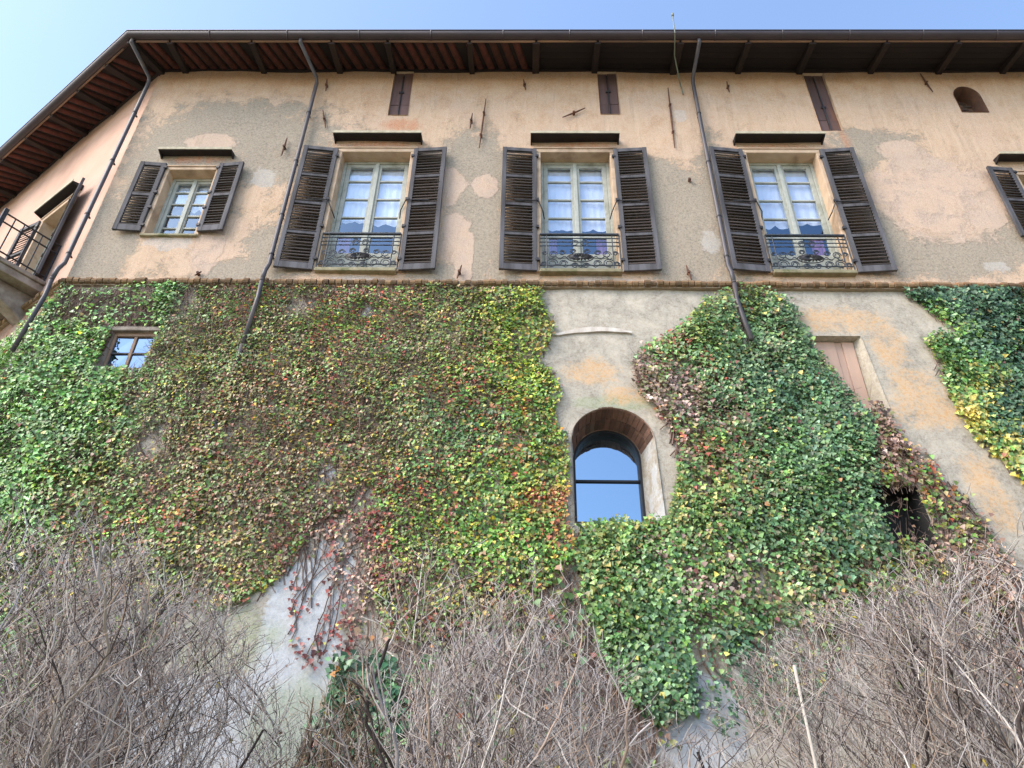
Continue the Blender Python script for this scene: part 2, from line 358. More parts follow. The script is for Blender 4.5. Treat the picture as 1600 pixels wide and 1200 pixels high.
WHITEL = [(-2.30, 3.92, 0.2, 0.5), (-1.98, 4.2, 0.28, 0.5), (-1.95, 3.4, .22, .8), (0.19, 2.84, 0.4, 0.3), (1.49, 3.02, 0.33, 0.34), (-2.76, 2.8, 0.8, 0.4), (-2.16, 5.56, 0.1, 0.13), (-2.1, 8.15, 0.1, 0.13), (-1.51, 2.66, 0.5, 0.4)]
ALGAE = [(-2.05, 2.9, 0.4, 0.4), (-2.83, 3.66, 0.49, 0.38), (1.07, 6.62, 0.5, 0.12)]

# openings (x0, x1, z0, z1) on the main wall
BIG = [-2.93, .22, 3.46]                       # left edge of the three French windows
def XS(x): return x-CX
H_BIG = [(x, x+1.10, 8.98, 11.50) for x in BIG]
H_A = (-5.58, -4.84, 9.66, 11.06); H_E = (7.52, 8.26, 9.60, 11.00)
HATCH = [(-2.31, -1.98, 12.46, 13.66), (1.22, 1.55, 12.49, 13.66), (4.77, 5.12, 12.07, 13.62)]
VENT = (7.18, 7.62, 12.57, 12.98, 13.25)
holes = [(XS(a), XS(b), c, d) for a, b, c, d in H_BIG+[H_A, H_E]+HATCH]
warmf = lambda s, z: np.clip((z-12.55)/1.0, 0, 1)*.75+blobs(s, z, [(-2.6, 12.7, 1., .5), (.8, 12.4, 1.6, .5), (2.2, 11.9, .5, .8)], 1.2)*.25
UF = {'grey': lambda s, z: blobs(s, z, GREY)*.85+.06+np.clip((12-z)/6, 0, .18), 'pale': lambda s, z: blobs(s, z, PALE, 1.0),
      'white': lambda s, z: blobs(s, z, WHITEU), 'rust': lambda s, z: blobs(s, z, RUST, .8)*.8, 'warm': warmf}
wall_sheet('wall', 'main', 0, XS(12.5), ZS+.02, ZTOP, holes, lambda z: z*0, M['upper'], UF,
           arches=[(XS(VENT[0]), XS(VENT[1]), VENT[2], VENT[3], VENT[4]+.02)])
zero = lambda s, z: s*0
wdoor = (1.34, 2.26, 9.12, 11.25)
M['wing'] = aged('pink_plaster', lin(184, 148, 126), lin(194, 160, 140), 1.5, .92, bump=.5, rnd=0, c3=lin(172, 136, 116))
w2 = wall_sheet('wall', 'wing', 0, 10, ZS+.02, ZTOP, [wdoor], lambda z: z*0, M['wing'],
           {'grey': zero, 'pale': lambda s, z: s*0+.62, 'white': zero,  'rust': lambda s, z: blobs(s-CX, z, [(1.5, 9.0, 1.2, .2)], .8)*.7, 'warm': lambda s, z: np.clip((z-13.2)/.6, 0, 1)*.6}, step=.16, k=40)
tag(w2, 'pink plaster wall receding at left')

NICHE = (3.66, 4.33, 6.55, 7.77); HOLE = (3.68, 4.27, 4.62, 5.47); OLDW = (-5.38, -4.80, 7.08, 7.76)
ARCH = (.54, 1.50, 4.98, 6.06, 6.54)
LF = {'white': lambda s, z: blobs(s, z, WHITEL, .9)*.9+np.clip((4.3-z)/3, 0, .3), 'algae': lambda s, z: blobs(s, z, ALGAE), 'lichen': lambda s, z: blobs(s, z, LICH, .8)*.75,
      'brick': lambda s, z: blobs(s, z, [(-5.5, 7.6, .12, .35), (-5.2, 8.2, .07, .4), (-4.95, 8.15, .07, .4)], .9)*.8}
lw = wall_sheet('battered_wall', 'main', 0, XS(12.5), -.3, ZS, [(XS(a), XS(b), c, d) for a, b, c, d in (NICHE, HOLE, OLDW)], off_low, M['lower'], LF,
           arches=[(XS(ARCH[0]), XS(ARCH[1]), ARCH[2], ARCH[3], ARCH[4]+.02)], k=80)
tag(lw, 'sloping grey plaster base of the house, largely grown over with ivy')
wall_sheet('battered_wall', 'wing', 0, 10, -.3, ZS, [], off_low, M['lower'], {'white': zero, 'algae': zero, 'lichen': lambda s, z: s*0+np.clip((z-8)/1, 0, .5), 'brick': lambda s, z: np.clip((z-7.6)/1., 0, .8)}, step=.2, k=120)

# rear of the house, so that it is a closed volume
mb = MB()
B0 = P('wing', 10, 0, 0); A0 = (12.5, 0, 0)
ring = [A0, (12.5, 16, 0), (B0[0]+.5, 16, 0), B0]
for a, b in zip(ring, ring[1:]):
    mb.add([(a[0], a[1], -.3), (b[0], b[1], -.3), (b[0], b[1], ZTOP+.1), (a[0], a[1], ZTOP+.1)], [(0, 1, 2, 3)])
mb.build('rear_wall', M['surround'], building)
# rooms seen through the glass
mb = MB(); mb.add([(12.4, 3.2, 8.7), (CX+.2, 3.2, 8.7), (CX+.2, 3.2, 13), (12.4, 3.2, 13), (12.4, .3, 8.7), (CX+.2, .3, 8.7), (12.4, .3, 12.6), (CX+.2, .3, 12.6), (CX+.2, 3.2, 12.6), (12.4, 3.2, 12.6)],
   [(0, 1, 2, 3), (0, 4, 5, 1), (6, 9, 8, 7)]); mb.build('room', M['room'], building)

def reveal(name, fr, outer, inner, off_o, d_in, mat, parent=building, closed=True):
    """lining of an opening: from the outline on the wall face to an outline d_in behind the wall line"""
    mb = MB(); n = len(outer)
    A = [P(fr, XS(s) if fr == 'main' else s, off_o(z)+.012, z) for s, z in outer]
    B = [P(fr, XS(s) if fr == 'main' else s, -d_in, z) for s, z in inner]
    mb.add(A+B, [(i, (i+1) % n, n+(i+1) % n, n+i) for i in range(n if closed else n-1)])
    return mb.build(name, mat, parent)
def rect(a, b, c, d): return [(a, c), (b, c), (b, d), (a, d)]
Z0F = lambda z: 0.

# ------------------------------------------------------------------ windows
def bar(mb, x0, x1, z0, z1, y0, y1): mb.box(x0, x1, y0, y1, z0, z1)
def pane(parent, x0, x1, z0, z1, y, mat, tilt=.0):
    mb = MB(); mb.add([(x0, y+random.uniform(-tilt, tilt), z0), (x1, y+random.uniform(-tilt, tilt), z0), (x1, y+random.uniform(-tilt, tilt), z1), (x0, y+random.uniform(-tilt, tilt), z1)], [(0, 1, 2, 3)])
    return mb.build('pane', mat, parent)
def xform(o, fr, s, z, off=0.):
    """put an object built in wall axes (x along, -y out) onto a wall"""
    c, e, n = FR[fr]; p = P(fr, s, off, z)
    if fr == 'main': o.location = p
    else:
        o.location = p
        # local +x must run towards the corner on the wing so that -y faces outwards
        ex = -e; o.rotation_euler = (0, 0, math.atan2(ex[1], ex[0]))
    return o

def cloth(name, x0, x1, z0, z1, y, mat, parent, scallop=0., folds=7, amp=.015, n=28):
    V = []; T = []; rows = 10
    for j in range(rows+1):
        for i in range(n+1):
            u = i/n; x = x0+(x1-x0)*u
            zb = z0+scallop*(1-abs(math.sin(u*math.pi*2)))
            z = z1+(zb-z1)*j/rows
            V.append((x, y+amp*math.sin(u*folds*2*math.pi+j*.15)*(.4+.6*j/rows), z))
    for j in range(rows):
        for i in range(n):
            a = j*(n+1)+i; T.append((a, a+1, a+n+2, a+n+1))
    mb = MB(); mb.add(V, T); return mb.build(name, mat, parent, smooth=True)

def casement(h, rows_z, z_panel, depth, label, fr='main', curtain_to=None, pink=(True, True), wd=.10):
    x0, x1, z0, z1 = h; w = x1-x0; H = z1-z0; y = depth
    mb = MB(); fs = .05
    # fixed frame
    mb.box(0, fs, y-.03, y+.05, 0, H); mb.box(w-fs, w, y-.03, y+.05, 0, H); mb.box(fs, w-fs, y-.03, y+.05, H-fs, H); mb.box(fs, w-fs, y-.03, y+.05, 0, fs)
    win = mb.build('window', M['frame'], building, bevel=.006); xform(win, fr, XS(x0) if fr == 'main' else x1, z0)
    tag(win, label)
    mid = w/2; st = .055*w/1.1+.012
    for (a, b) in ((fs+.003, mid-.002), (mid+.002, w-fs-.003)):
        lf = MB()
        lf.box(a, a+st, y-.015, y+.035, fs+.003, H-fs-.003); lf.box(b-st, b, y-.0155, y+.035, fs+.003, H-fs-.003)
        lf.box(a+st, b-st, y-.013, y+.033, H-fs-.003-st, H-fs-.003)
        zz = [H-fs-.003-st]+[r-z0 for r in rows_z]+[z_panel-z0]
        for r in rows_z: lf.box(a+st, b-st, y-.010, y+.030, r-z0-.014, r-z0+.014)
        lf.box(a+st, b-st, y-.012, y+.032, z_panel-z0-st*1.1, z_panel-z0)
        if z_panel-z0 > .2: lf.box(a+st, b-st, y-.002, y+.02, fs+.003, z_panel-z0-st*1.1)
        lo = lf.build('casement_leaf', M['frame'], win, bevel=.004)
        for zt, zb in zip(zz, zz[1:]): pane(win, a+st, b-st, zb+.014, zt-.014, y+.012, M['glass'], .0012)
    ast = MB(); ast.box(mid-.03, mid+.03, y-.04, y-.0165, fs, H-fs); ast.build('meeting_stile', M['frame'], win, bevel=.006)
    if curtain_to:
        for (a, b) in ((fs+.02, mid-.01), (mid+.01, w-fs-.02)):
            zc = curtain_to+random.uniform(-.16, .14)
            cloth('curtain', a, b, zc-z0, H-.04, y+.07, M['curtain'], win, random.uniform(.02, .09), random.uniform(2.5, 5), random.uniform(.004, .009))
        for f_, (a, b) in zip(pink, ((fs, fs+.2), (w-fs-.2, w-fs))):
            if f_: cloth('drape', a, b, .1, H*.44, y+.24, M['pinkcurtain'], win, 0, 4, .02, 20)
    return win

def surround(h, fr, depth, wd=.09, top=.09, parent=building):
    """painted plaster band and lining round a window"""
    x0, x1, z0, z1 = h
    f = (lambda x: XS(x)) if fr == 'main' else (lambda x: x)
    mb = MB()
    def blk(a, b, c, d, o0, o1):
        pts = [P(fr, f(a), o1, c), P(fr, f(b), o1, c), P(fr, f(b), o0, c), P(fr, f(a), o0, c), P(fr, f(a), o1, d), P(fr, f(b), o1, d), P(fr, f(b), o0, d), P(fr, f(a), o0, d)]
        mb.hexa(pts)
    blk(x0-wd, x0+.004, z0-.02, z1, -depth-.05, .030); blk(x1-.004, x1+wd, z0-.02, z1, -depth-.05, .030)
    blk(x0-wd-.02, x1+wd+.02, z1-.004, z1+top, -depth-.05, .034)
    blk(x0-wd-.03, x1+wd+.03, z1+top, z1+top+.03, -.02, .05)
    return mb.build('window_surround', M['surround'], parent, bevel=.008)

def sill(h, fr, o=.07, ext=.08, th=.06, mat='stone'):
    x0, x1, z0, z1 = h; f = (lambda x: XS(x)) if fr == 'main' else (lambda x: x)
    mb = MB(); a, b = f(x0-ext), f(x1+ext)
    mb.hexa([P(fr, a, o, z0-th), P(fr, b, o, z0-th), P(fr, b, -.3, z0-th), P(fr, a, -.3, z0-th), P(fr, a, o, z0-.008), P(fr, b, o, z0-.008), P(fr, b, -.3, z0+.012), P(fr, a, -.3, z0+.012)])
    return mb.build('sill', M[mat], building, bevel=.01)

# louvred shutters -------------------------------------------------------
SLAT_CACHE = {}
def shutter(fr, s_hinge, z0, w, H, side, panels, nsl, ajar, label, off=.045):
    """side=+1: leaf runs towards +s from the hinge; -1: towards -s.  ajar: degrees off the wall"""
    sw, th = .068, .042
    mb = MB()
    mb.box(0, sw, -th/2, th/2, 0, H); mb.box(w-sw, w, -th/2, th/2, 0, H)
    top, bot, midr = .075, .12, .06
    mb.box(sw, w-sw, -th/2+.003, th/2-.003, H-top, H-.001); mb.box(sw, w-sw, -th/2+.003, th/2-.003, .001, bot)
    free = H-top-bot-midr*(panels-1); ph = free/panels
    zz = bot; spans = []
    for p_ in range(panels):
        spans.append((zz, zz+ph)); zz += ph
        if p_ < panels-1: mb.box(sw, w-sw, -th/2+.004, th/2-.004, zz, zz+midr); zz += midr
    o = mb.build('shutter', M['shut_frame'], building, bevel=.005); tag(o, label)
    pitch = ph/nsl; key = (round(w, 3), round(pitch, 4))
    if key not in SLAT_CACHE:
        m2 = MB(); a = R(-34); hh = pitch*.66; t2 = .0065
        c, s = math.cos(a), math.sin(a)
        def rot(y, z): return (y*c-z*s, y*s+z*c)
        pts = []
        for z in (-hh, hh):
            for (x, y) in ((sw-.008, -t2), (w-sw+.008, -t2), (w-sw+.008, t2), (sw-.008, t2)):
                yy, zz2 = rot(y, z); pts.append((x, yy*.9, zz2))
        m2.hexa(pts); SLAT_CACHE[key] = m2.mesh('slat', M['slat'])
    for (a, b) in spans:
        for i in range(nsl):
            q = link('slat', SLAT_CACHE[key], o); q.location = (0, random.uniform(-.002, .002), a+(i+.5)*pitch+random.uniform(-.003, .003))
            q.rotation_euler = (random.uniform(-.09, .09), random.uniform(-.007, .007), 0)
    if 'hinge' not in SLAT_CACHE:
        hg = MB(); hg.box(-.03, .02, -.034, .0, -.02, .025); SLAT_CACHE['hinge'] = hg.mesh('hinge', M['iron'])
    for zf in (.08, .33, .55, .93):
        q = link('hinge', SLAT_CACHE['hinge'], o); q.location = (0, 0, H*zf)
    c, e, n = FR[fr]
    p = P(fr, s_hinge, off, z0)
    base = 0 if fr == 'main' else math.atan2((-e)[1], (-e)[0])
    runs_plus_x = (side > 0) if fr == 'main' else (side < 0)
    o.location = p
    # keep louvres facing out on both hands: a leaf that runs to -x is mirrored
    if runs_plus_x: o.rotation_euler = (0, 0, base-R(ajar))
    else: o.rotation_euler = (0, 0, base+R(ajar)); o.scale = (-1, 1, 1)
    return o

def shutter_bar(fr, x_hinge, z, side, reach):
    """iron hold-open bar lying on the shutter and bent back to the window jamb"""
    f = XS(x_hinge); mb = MB()
    pts = [P(fr, f+side*reach, .085, z), P(fr, f+side*.06, .088, z), P(fr, f-side*.02, .085, z), P(fr, f-side*.09, .03, z-.16), P(fr, f-side*.115, -.10, z-.20)]
    mb.tube(pts, .009, 6); mb.tube([P(fr, f+side*reach, .086, z), P(fr, f+side*(reach-.14), .086, z)], .016, 6)
    return mb.build('shutter_bar', M['iron'], building)

def hood(fr, s0, s1, z, proj=.18):
    mb = MB(); sk = .02
    mb.hexa([P(fr, s0, proj, z), P(fr, s1, proj, z), P(fr, s1, -.02, z+.03), P(fr, s0, -.02, z+.03), P(fr, s0, proj, z+.026), P(fr, s1, proj, z+.026), P(fr, s1, -.02, z+.075), P(fr, s0, -.02, z+.075)])
    for s in (s0, s1-.022): mb.hexa([P(fr, s, proj-.01, z-.0), P(fr, s+.022, proj-.01, z), P(fr, s+.022, -.01, z-.045), P(fr, s, -.01, z-.045), P(fr, s, proj-.01, z+.02), P(fr, s+.022, proj-.01, z+.02), P(fr, s+.022, -.01, z+.02), P(fr, s, -.01, z+.02)])
    o = mb.build('rain_hood', M['hood'], building, bevel=.004)
    e = MB(); e.hexa([P(fr, s0-.006, proj+.012, z+.012), P(fr, s1+.006, proj+.012, z+.012), P(fr, s1+.006, proj+.002, z+.012), P(fr, s0-.006, proj+.002, z+.012), P(fr, s0-.006, proj+.012, z+.062), P(fr, s1+.006, proj+.012, z+.062), P(fr, s1+.006, proj+.002, z+.062), P(fr, s0-.006, proj+.002, z+.062)])  # pale strip paints the lit line along the front of the dark hood
    e.build('lit_edge_strip', M['lit_hoodedge'], o); return o

def balconette(h, label):
    """low wrought-iron guard across the foot of a French window"""
    x0, x1, z0, z1 = h; y = -.035; a, b = x0-.02, x1+.02; zt = z0+.69
    mb = MB()
    mb.box(a, b, y-.02, y+.02, zt-.012, zt+.012)
    for dz in (.075, .15, .225, .60): mb.tube([(a, y, zt-dz), (b, y, zt-dz)], .0085, 6)
    for x in (a, a+.10, b-.10, b): mb.tube([(x, y, z0+.0), (x, y, zt)], .009, 6)
    o = mb.build('window_guard', M['railiron'], building); tag(o, label)
    def ringm(cx, cz, r, n=14, rad=.007, turns=1.6):
        pts = []
        for i in range(int(n*turns)+1):
            an = 2*math.pi*i/n; rr = r*(1-.62*i/(n*turns)); pts.append((cx+rr*math.cos(an), y, cz+rr*math.sin(an)))
        return pts
    m = (a+b)/2
    for (cx, cz, r) in ((a+.17, z0+.13, .085), (b-.17, z0+.13, .085), (a+.19, z0+.30, .065), (b-.19, z0+.30, .065), (a+.07, z0+.32, .04), (b-.07, z0+.32, .04), (a+.06, z0+.12, .04), (b-.06, z0+.12, .04), (m-.07, z0+.52, .06), (m+.07, z0+.52, .06), (a+.32, z0+.33, .05), (b-.32, z0+.33, .05), (a+.33, z0+.13, .06), (b-.33, z0+.13, .06), (m-.1, z0+.36, .045), (m+.1, z0+.36, .045), (m-.08, z0+.09, .05), (m+.08, z0+.09, .05)):
        q = MB(); q.tube(ringm(cx, cz, r), .0075, 5); q.build('scroll', M['railiron'], o)
    q = MB()      # central medallion of leaves
    for i in range(17):
        an = math.pi*2*i/17; rx, rz = .17, .065
        q.tube([(m+.03*math.cos(an), y-.01, z0+.235+.012*math.sin(an)), (m+rx*.6*math.cos(an+.15), y-.022, z0+.235+rz*.6*math.sin(an+.15)), (m+rx*math.cos(an), y-.008, z0+.235+rz*math.sin(an))], [.006, .018, .007], 5)
    q.tube([(m+.185*math.cos(2*math.pi*i/24), y, z0+.235+.08*math.sin(2*math.pi*i/24)) for i in range(25)], .008, 5)
    q.build('medallion', M['iron'], o)
    q = MB()
    for sgn in (-1, 1):
        q.tube([(m+sgn*(.19+.26*i/12), y, z0+.235+.028*math.sin(i*1.05)) for i in range(13)], .007, 5)
        q.tube([(m+sgn*(.0+.42*i/12), y, z0+.055+.05*abs(math.sin(i*.52))) for i in range(13)], .007, 5)
    q.build('tendril', M['railiron'], o)
    return o

names = ['leftmost French window', 'middle French window, between two open shutters', 'rightmost French window']
sh_l = ['first', 'second', 'third']
for k, h in enumerate(H_BIG):
    rows = [11.06, 10.65, 10.25, 9.85]
    surround(h, 'main', .2, .085, .075)
    casement(h, rows, 9.50, .2, ['French window beside the second downpipe', 'French window in the middle of the front', 'French window right of the third downpipe'][k], curtain_to=[10.22, 10.14, 10.2][k], pink=[(True, False), (True, True), (False, True)][k])
    reveal('window_lining', 'main', rect(*h), rect(*h), Z0F, .26, M['surround'])
    sill(h, 'main', .085, .02, .07)
    x0, x1 = h[0], h[1]; z = 8.945
    shutter('main', XS(x0-.06), z, .535, 2.60, -1, 4, 9, [7, 4, 6][k], 'left louvred shutter of the %s French window' % sh_l[k])
    shutter('main', XS(x1+.05), z, .52, 2.60, 1, 4, 9, [4, 4, 5][k], 'right louvred shutter of the %s French window' % sh_l[k])
    shutter_bar('main', x0-.06, 10.33, -1, .33); shutter_bar('main', x1+.05, 10.33, 1, .33)
    hood('main', XS(x0-.155), XS(x1+.155), 11.755, .18)
    balconette(h, 'wrought iron guard of the %s French window' % sh_l[k])
# small windows
for h, lab in ((H_A, 'small five-row window near the corner of the house'), (H_E, 'small window cut by the right edge of the picture')):
    surround(h, 'main', .18, .06, .06)
    casement(h, [h[3]-.30, h[3]-.56, h[3]-.82, h[3]-1.08], h[2]+.10, .18, lab, curtain_to=h[3]-.62, pink=(False, False))
    reveal('window_lining', 'main', rect(*h), rect(*h), Z0F, .24, M['surround'])
    sill(h, 'main', .05, .05, .05)
    shutter('main', XS(h[0]-.06), h[2]+.03, .40, 1.49, -1, 2, 11, 5, 'left louvred shutter of a small window')
    shutter('main', XS(h[1]+.04), h[2]+.03, .39, 1.49, 1, 2, 11, 5, 'right louvred shutter of a small window')
    hood('main', XS(h[0]-.22), XS(h[1]+.20), h[3]+.32, .15)

# hatches under the eaves
for k, (a, b, c, d) in enumerate(HATCH):
    reveal('hatch_lining', 'main', rect(a, b, c, d), rect(a, b, c, d), Z0F, .12, M['surround'])
    m = (a+b)/2; y = .035
    mb = MB(); mb.box(a, b, y+.03, y+.06, c, d); o = mb.build('attic_hatch', M['hatch'], building)
    tag(o, ['wooden attic hatch above the first French window', 'wooden attic hatch above the middle French window', 'longer wooden attic hatch above the third French window'][k])
    for (p, q) in ((a+.004, m-.004), (m+.004, b-.004)):
        for (r, s) in ((c+.006, c+.31), (c+.318, d-.004)):
            mb = MB(); mb.box(p, q, y-.004+random.uniform(-.006, .006), y+.0295, r, s); mb.build('plank', M['hatch'], o, bevel=.004)
    mb = MB(); mb.tube([(m, y-.02, c+.03), (m, y-.02, d-.1)], .012, 6); mb.box(m-.04, m+.04, y-.03, y-.012, c+.62, c+.66); mb.build('latch_bar', M['iron'], o)
# arched vent
a, b, c, sp, d = VENT
def arch_outline(a, b, c, sp, top, n=20):
    m, hw = (a+b)/2, (b-a)/2
    pts = [(a, c), (b, c)]
    for i in range(n+1):
        t = math.pi*i/n; pts.append((m+hw*math.cos(t), sp+(top-sp)*math.sin(t)))
    return pts
ol = arch_outline(a, b, c, sp, d); reveal('vent_lining', 'main', ol, ol, Z0F, .28, M['redbrick'])
mb = MB(); mb.add([(x, .27, z) for x, z in ol], [tuple(range(len(ol)))]); o = mb.build('arched_vent', M['redbrick'], building); tag(o, 'small arched brick vent under the eaves')
for j in range(8):
    for i in range(3):
        x = a+.02+i*.14+(.07 if j % 2 else 0); z = c+.015+j*.075
        if x+.13 < b and z+.06 < (sp+(d-sp)*math.sqrt(max(0, 1-((x+.065-(a+b)/2)/((b-a)/2))**2))):
            q = MB(); q.box(x, x+.13, .245, .268, z, z+.062); q.build('brick', M['redbrick'], o, bevel=.005)

# ------------------------------------------------------------------ lower openings
a, b, c, sp, d = ARCH
out = arch_outline(a, b, c, sp, d, 24); inn = arch_outline(.585, 1.395, 5.12, 6.04, 6.455, 24)
rv = reveal('window_splay', 'main', out, inn, off_low, .10, M['lower'])
for an in ('white', 'algae', 'lichen', 'brick'):
    at = rv.data.attributes.new(an, 'FLOAT', 'POINT'); vz = [v.co.z for v in rv.data.vertices]
    at.data.foreach_set('value', [(.75 if (z > 6.12) else .0) if an == 'brick' else (.5 if an == 'white' else 0.) for z in vz])
# voussoir bricks of the soffit
for i in range(19):
    t0 = math.pi*(.05+.9*i/19); t1 = math.pi*(.05+.9*(i+.9)/19); mb = MB(); pts = []
    for (ok, rr) in ((0, 0.), (1, 0.), (1, .03), (0, .03)):
        pass
    m, hw, tp = (a+b)/2, (b-a)/2, d-sp; m2, hw2, tp2 = .99, .405, .415
    def so(t, f, g): # f: 0 outer .. 1 inner; g: into the wall
        x0 = m+(hw+g)*math.cos(t); z0 = sp+(tp+g)*math.sin(t); x1 = m2+(hw2+g)*math.cos(t); z1 = 6.04+(tp2+g)*math.sin(t)
        y0 = -off_low(z0)-.004; y1 = .09
        return (x0+(x1-x0)*f, y0+(y1-y0)*f, z0+(z1-z0)*f)
    for (f0, f1) in ((.03, .47), (.5, .94)):
        g0 = -.008+random.uniform(-.006, .006)
        mb = MB(); mb.hexa([so(t0, f0, g0), so(t1, f0, g0), so(t1, f1, g0), so(t0, f1, g0), so(t0, f0, .03), so(t1, f0, .03), so(t1, f1, .03), so(t0, f1, .03)])
        q = mb.build('brick', M['redbrick'], rv)
# dark metal frame and mirror-like glass
fo = arch_outline(.585, 1.395, 5.12, 6.04, 6.455, 28); fi = arch_outline(.61, 1.37, 5.15, 6.035, 6.425, 28)
mb = MB(); n = len(fo)
mb.add([(x, .095, z) for x, z in fo]+[(x, .095, z) for x, z in fi]+[(x, .34, z) for x, z in fi]+[(x, .36, z) for x, z in fo],
       [(i, (i+1) % n, n+(i+1) % n, n+i) for i in range(n)]+[(n+i, n+(i+1) % n, 2*n+(i+1) % n, 2*n+i) for i in range(n)]+[(i, 3*n+i, 3*n+(i+1) % n, (i+1) % n) for i in range(n)])
w = mb.build('arched_window', M['darkframe'], building); tag(w, 'arched window with dark frame reflecting the blue sky')
ZB = 5.80
g1 = [(x, z) for x, z in fi if z > ZB+.02]; g1 = [(fi[1][0], ZB+.012)]+g1+[(fi[0][0], ZB+.012)]
mb = MB(); mb.add([(x, .19, z) for x, z in g1], [tuple(range(len(g1)))]); mb.build('pane', M['glassarch'], w)
mb = MB(); mb.add([(fi[0][0], .19, 5.15), (fi[1][0], .19, 5.15), (fi[1][0], .19, ZB-.012), (fi[0][0], .19, ZB-.012)], [(0, 1, 2, 3)]); mb.build('pane', M['glassarch'], w)
mb = MB(); mb.box(fi[0][0], fi[1][0], 0.165, .205, ZB-.013, ZB+.013); mb.build('glazing_bar', M['darkframe'], w)

# old window in the ivy
a, b, c, d = OLDW
yo = -off_low((c+d)/2); dep = -yo-.20    # glass plane 20 cm behind the face
reveal('window_lining', 'main', rect(*OLDW), rect(*OLDW), off_low, yo+.22, M['slabstone'])
yg = yo+.09
mb = MB(); f2 = .035
mb.box(a, a+f2, yg-.03, yg+.03, c, d); mb.box(b-f2, b, yg-.03, yg+.03, c, d); mb.box(a+f2, b-f2, yg-.03, yg+.03, d-.05, d); mb.box(a+f2, b-f2, yg-.03, yg+.03, c, c+f2)
ow = mb.build('window', M['oldwood'], building, bevel=.005); tag(ow, 'small old wooden window framed by ivy at left')
m = (a+b)/2; zm = (c+d)/2+.02
mb = MB(); mb.box(m-.02, m+.02, yg-.022, yg+.02, c+f2, d-.05); mb.build('glazing_bar', M['oldwood'], ow, bevel=.004)
mb = MB(); mb.box(a+f2, b-f2, yg-.018, yg+.016, zm-.011, zm+.011); mb.build('glazing_bar', M['shut_frame'], ow)
for (p, q) in ((a+f2, m-.02), (m+.02, b-f2)):
    for (r, s) in ((c+f2, zm-.011), (zm+.011, d-.05)): pane(ow, p, q, r, s, yg, M['glassold'], .002)
mb = MB(); yl = -off_low(d+.05); mb.box(a-.10, b+.06, yl-.05, yl+.2, d+.004, d+.07); mb.build('lintel', M['slabstone'], building, bevel=.01)
for i in range(5):
    z = c+.34+i*.078; y = -off_low(z)
    mb = MB(); mb.box(a-.13+random.uniform(-.03, .02), a-.004, y-.02, y+.1, z, z+.06); mb.build('brick', M['redbrick'], lw, bevel=.006)

# blind niche with pale boards
a, b, c, d = NICHE
nr = [(a, c), (b, c), (b, d), (a, d)]; ni = [(a+.03, c), (b-.07, c), (b-.07, d-.015), (a+.03, d-.015)]
yn = -off_low(7.2)+.21
o = reveal('niche_lining', 'main', nr, ni, off_low, yn, M['lower'])
for an in ('white', 'algae', 'lichen', 'brick'):
    at = o.data.attributes.new(an, 'FLOAT', 'POINT'); at.data.foreach_set('value', [.3 if an == 'algae' else .2 if an == 'lichen' else 0.]*len(o.data.vertices))
mb = MB(); mb.box(a, b, yn-.01, yn+.05, c, d); nb = mb.build('blind_niche', M['pinkboard'], building); tag(nb, 'blind niche closed with pale pink boards')
xs = [a+.03, a+.36, a+.45, b-.07]
for i in range(3):
    mb = MB(); mb.box(xs[i]+.001, xs[i+1]-.001, yn-.04+(.012 if i == 1 else 0), yn-.011, c, d-.02); mb.build('board', M['pinkboard'], nb, bevel=.006)
# dark opening half grown over
a, b, c, d = HOLE
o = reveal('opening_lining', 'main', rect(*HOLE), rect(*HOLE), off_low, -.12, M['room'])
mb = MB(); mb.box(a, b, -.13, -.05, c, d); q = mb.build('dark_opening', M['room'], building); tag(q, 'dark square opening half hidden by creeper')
# trace of an older arch: raised lime line
mb = MB(); pts = []
for i in range(17):
    x = .38+1.0*i/16; z = 7.72+.13*math.sin(math.pi*(.05+.75*i/16)); pts.append((x, -off_low(z)-.004-.01*vnoise(x*3, 1.), z))
for i in range(17):
    x, y, z = pts[i]; hw_ = .012+.030*math.sin(math.pi*(i+.5)/17)+random.uniform(-.006, .006)
    mb.v += [(x, -off_low(z-hw_)-.002+.03, z-hw_), (x, -off_low(z-hw_)-.034, z-hw_), (x, -off_low(z+hw_)-.034, z+hw_), (x, -off_low(z+hw_)+.03, z+hw_)]
    if i: mb.f += [(4*i-4+k, 4*i+k, 4*i+k+1, 4*i-3+k) for k in range(3)]
q = mb.build('arch_trace', M['stake'], lw); 

# string course of moulded bricks
def string_course(fr, s1, step):
    mb = MB(); s = -.02
    mb.hexa([P(fr, -.02, .05, ZS-.01), P(fr, s1, .05, ZS-.01), P(fr, s1, -.05, ZS-.01), P(fr, -.02, -.05, ZS-.01), P(fr, -.02, .045, ZS+.10), P(fr, s1, .045, ZS+.10), P(fr, s1, -.05, ZS+.10), P(fr, -.02, -.05, ZS+.10)])
    o = mb.build('string_course', M['mortar'], building)
    prof = [(.045, -.006), (.085, .012), (.098, .045), (.090, .082), (.055, .104), (-.0, .108)]
    m2 = MB(); n = len(prof); w = step*.92
    V = [(x, -po, pz) for x in (0, w) for po, pz in prof]
    m2.add(V, [(i, n+i, n+i+1, i+1) for i in range(n-1)]+[tuple(range(n)), tuple(range(2*n-1, n-1, -1))])
    me = m2.mesh('brick', M['brick'])
    c, e, nn = FR[fr]; s = -.01
    while s < s1-step:
        q = link('brick', me, o); q.location = P(fr, s if fr == 'main' else s+step, random.uniform(-.014, .008), ZS+random.uniform(-.006, .006))
        if fr != 'main': q.rotation_euler = (0, 0, math.atan2(-e[1], -e[0]))
        q.scale = (random.uniform(.86, 1.05), random.uniform(.9, 1.1), random.uniform(.88, 1.06)); q.rotation_euler.y = random.uniform(-.03, .03); s += step
    return o
string_course('main', XS(9.2), .085); string_course('wing', 5., .10)
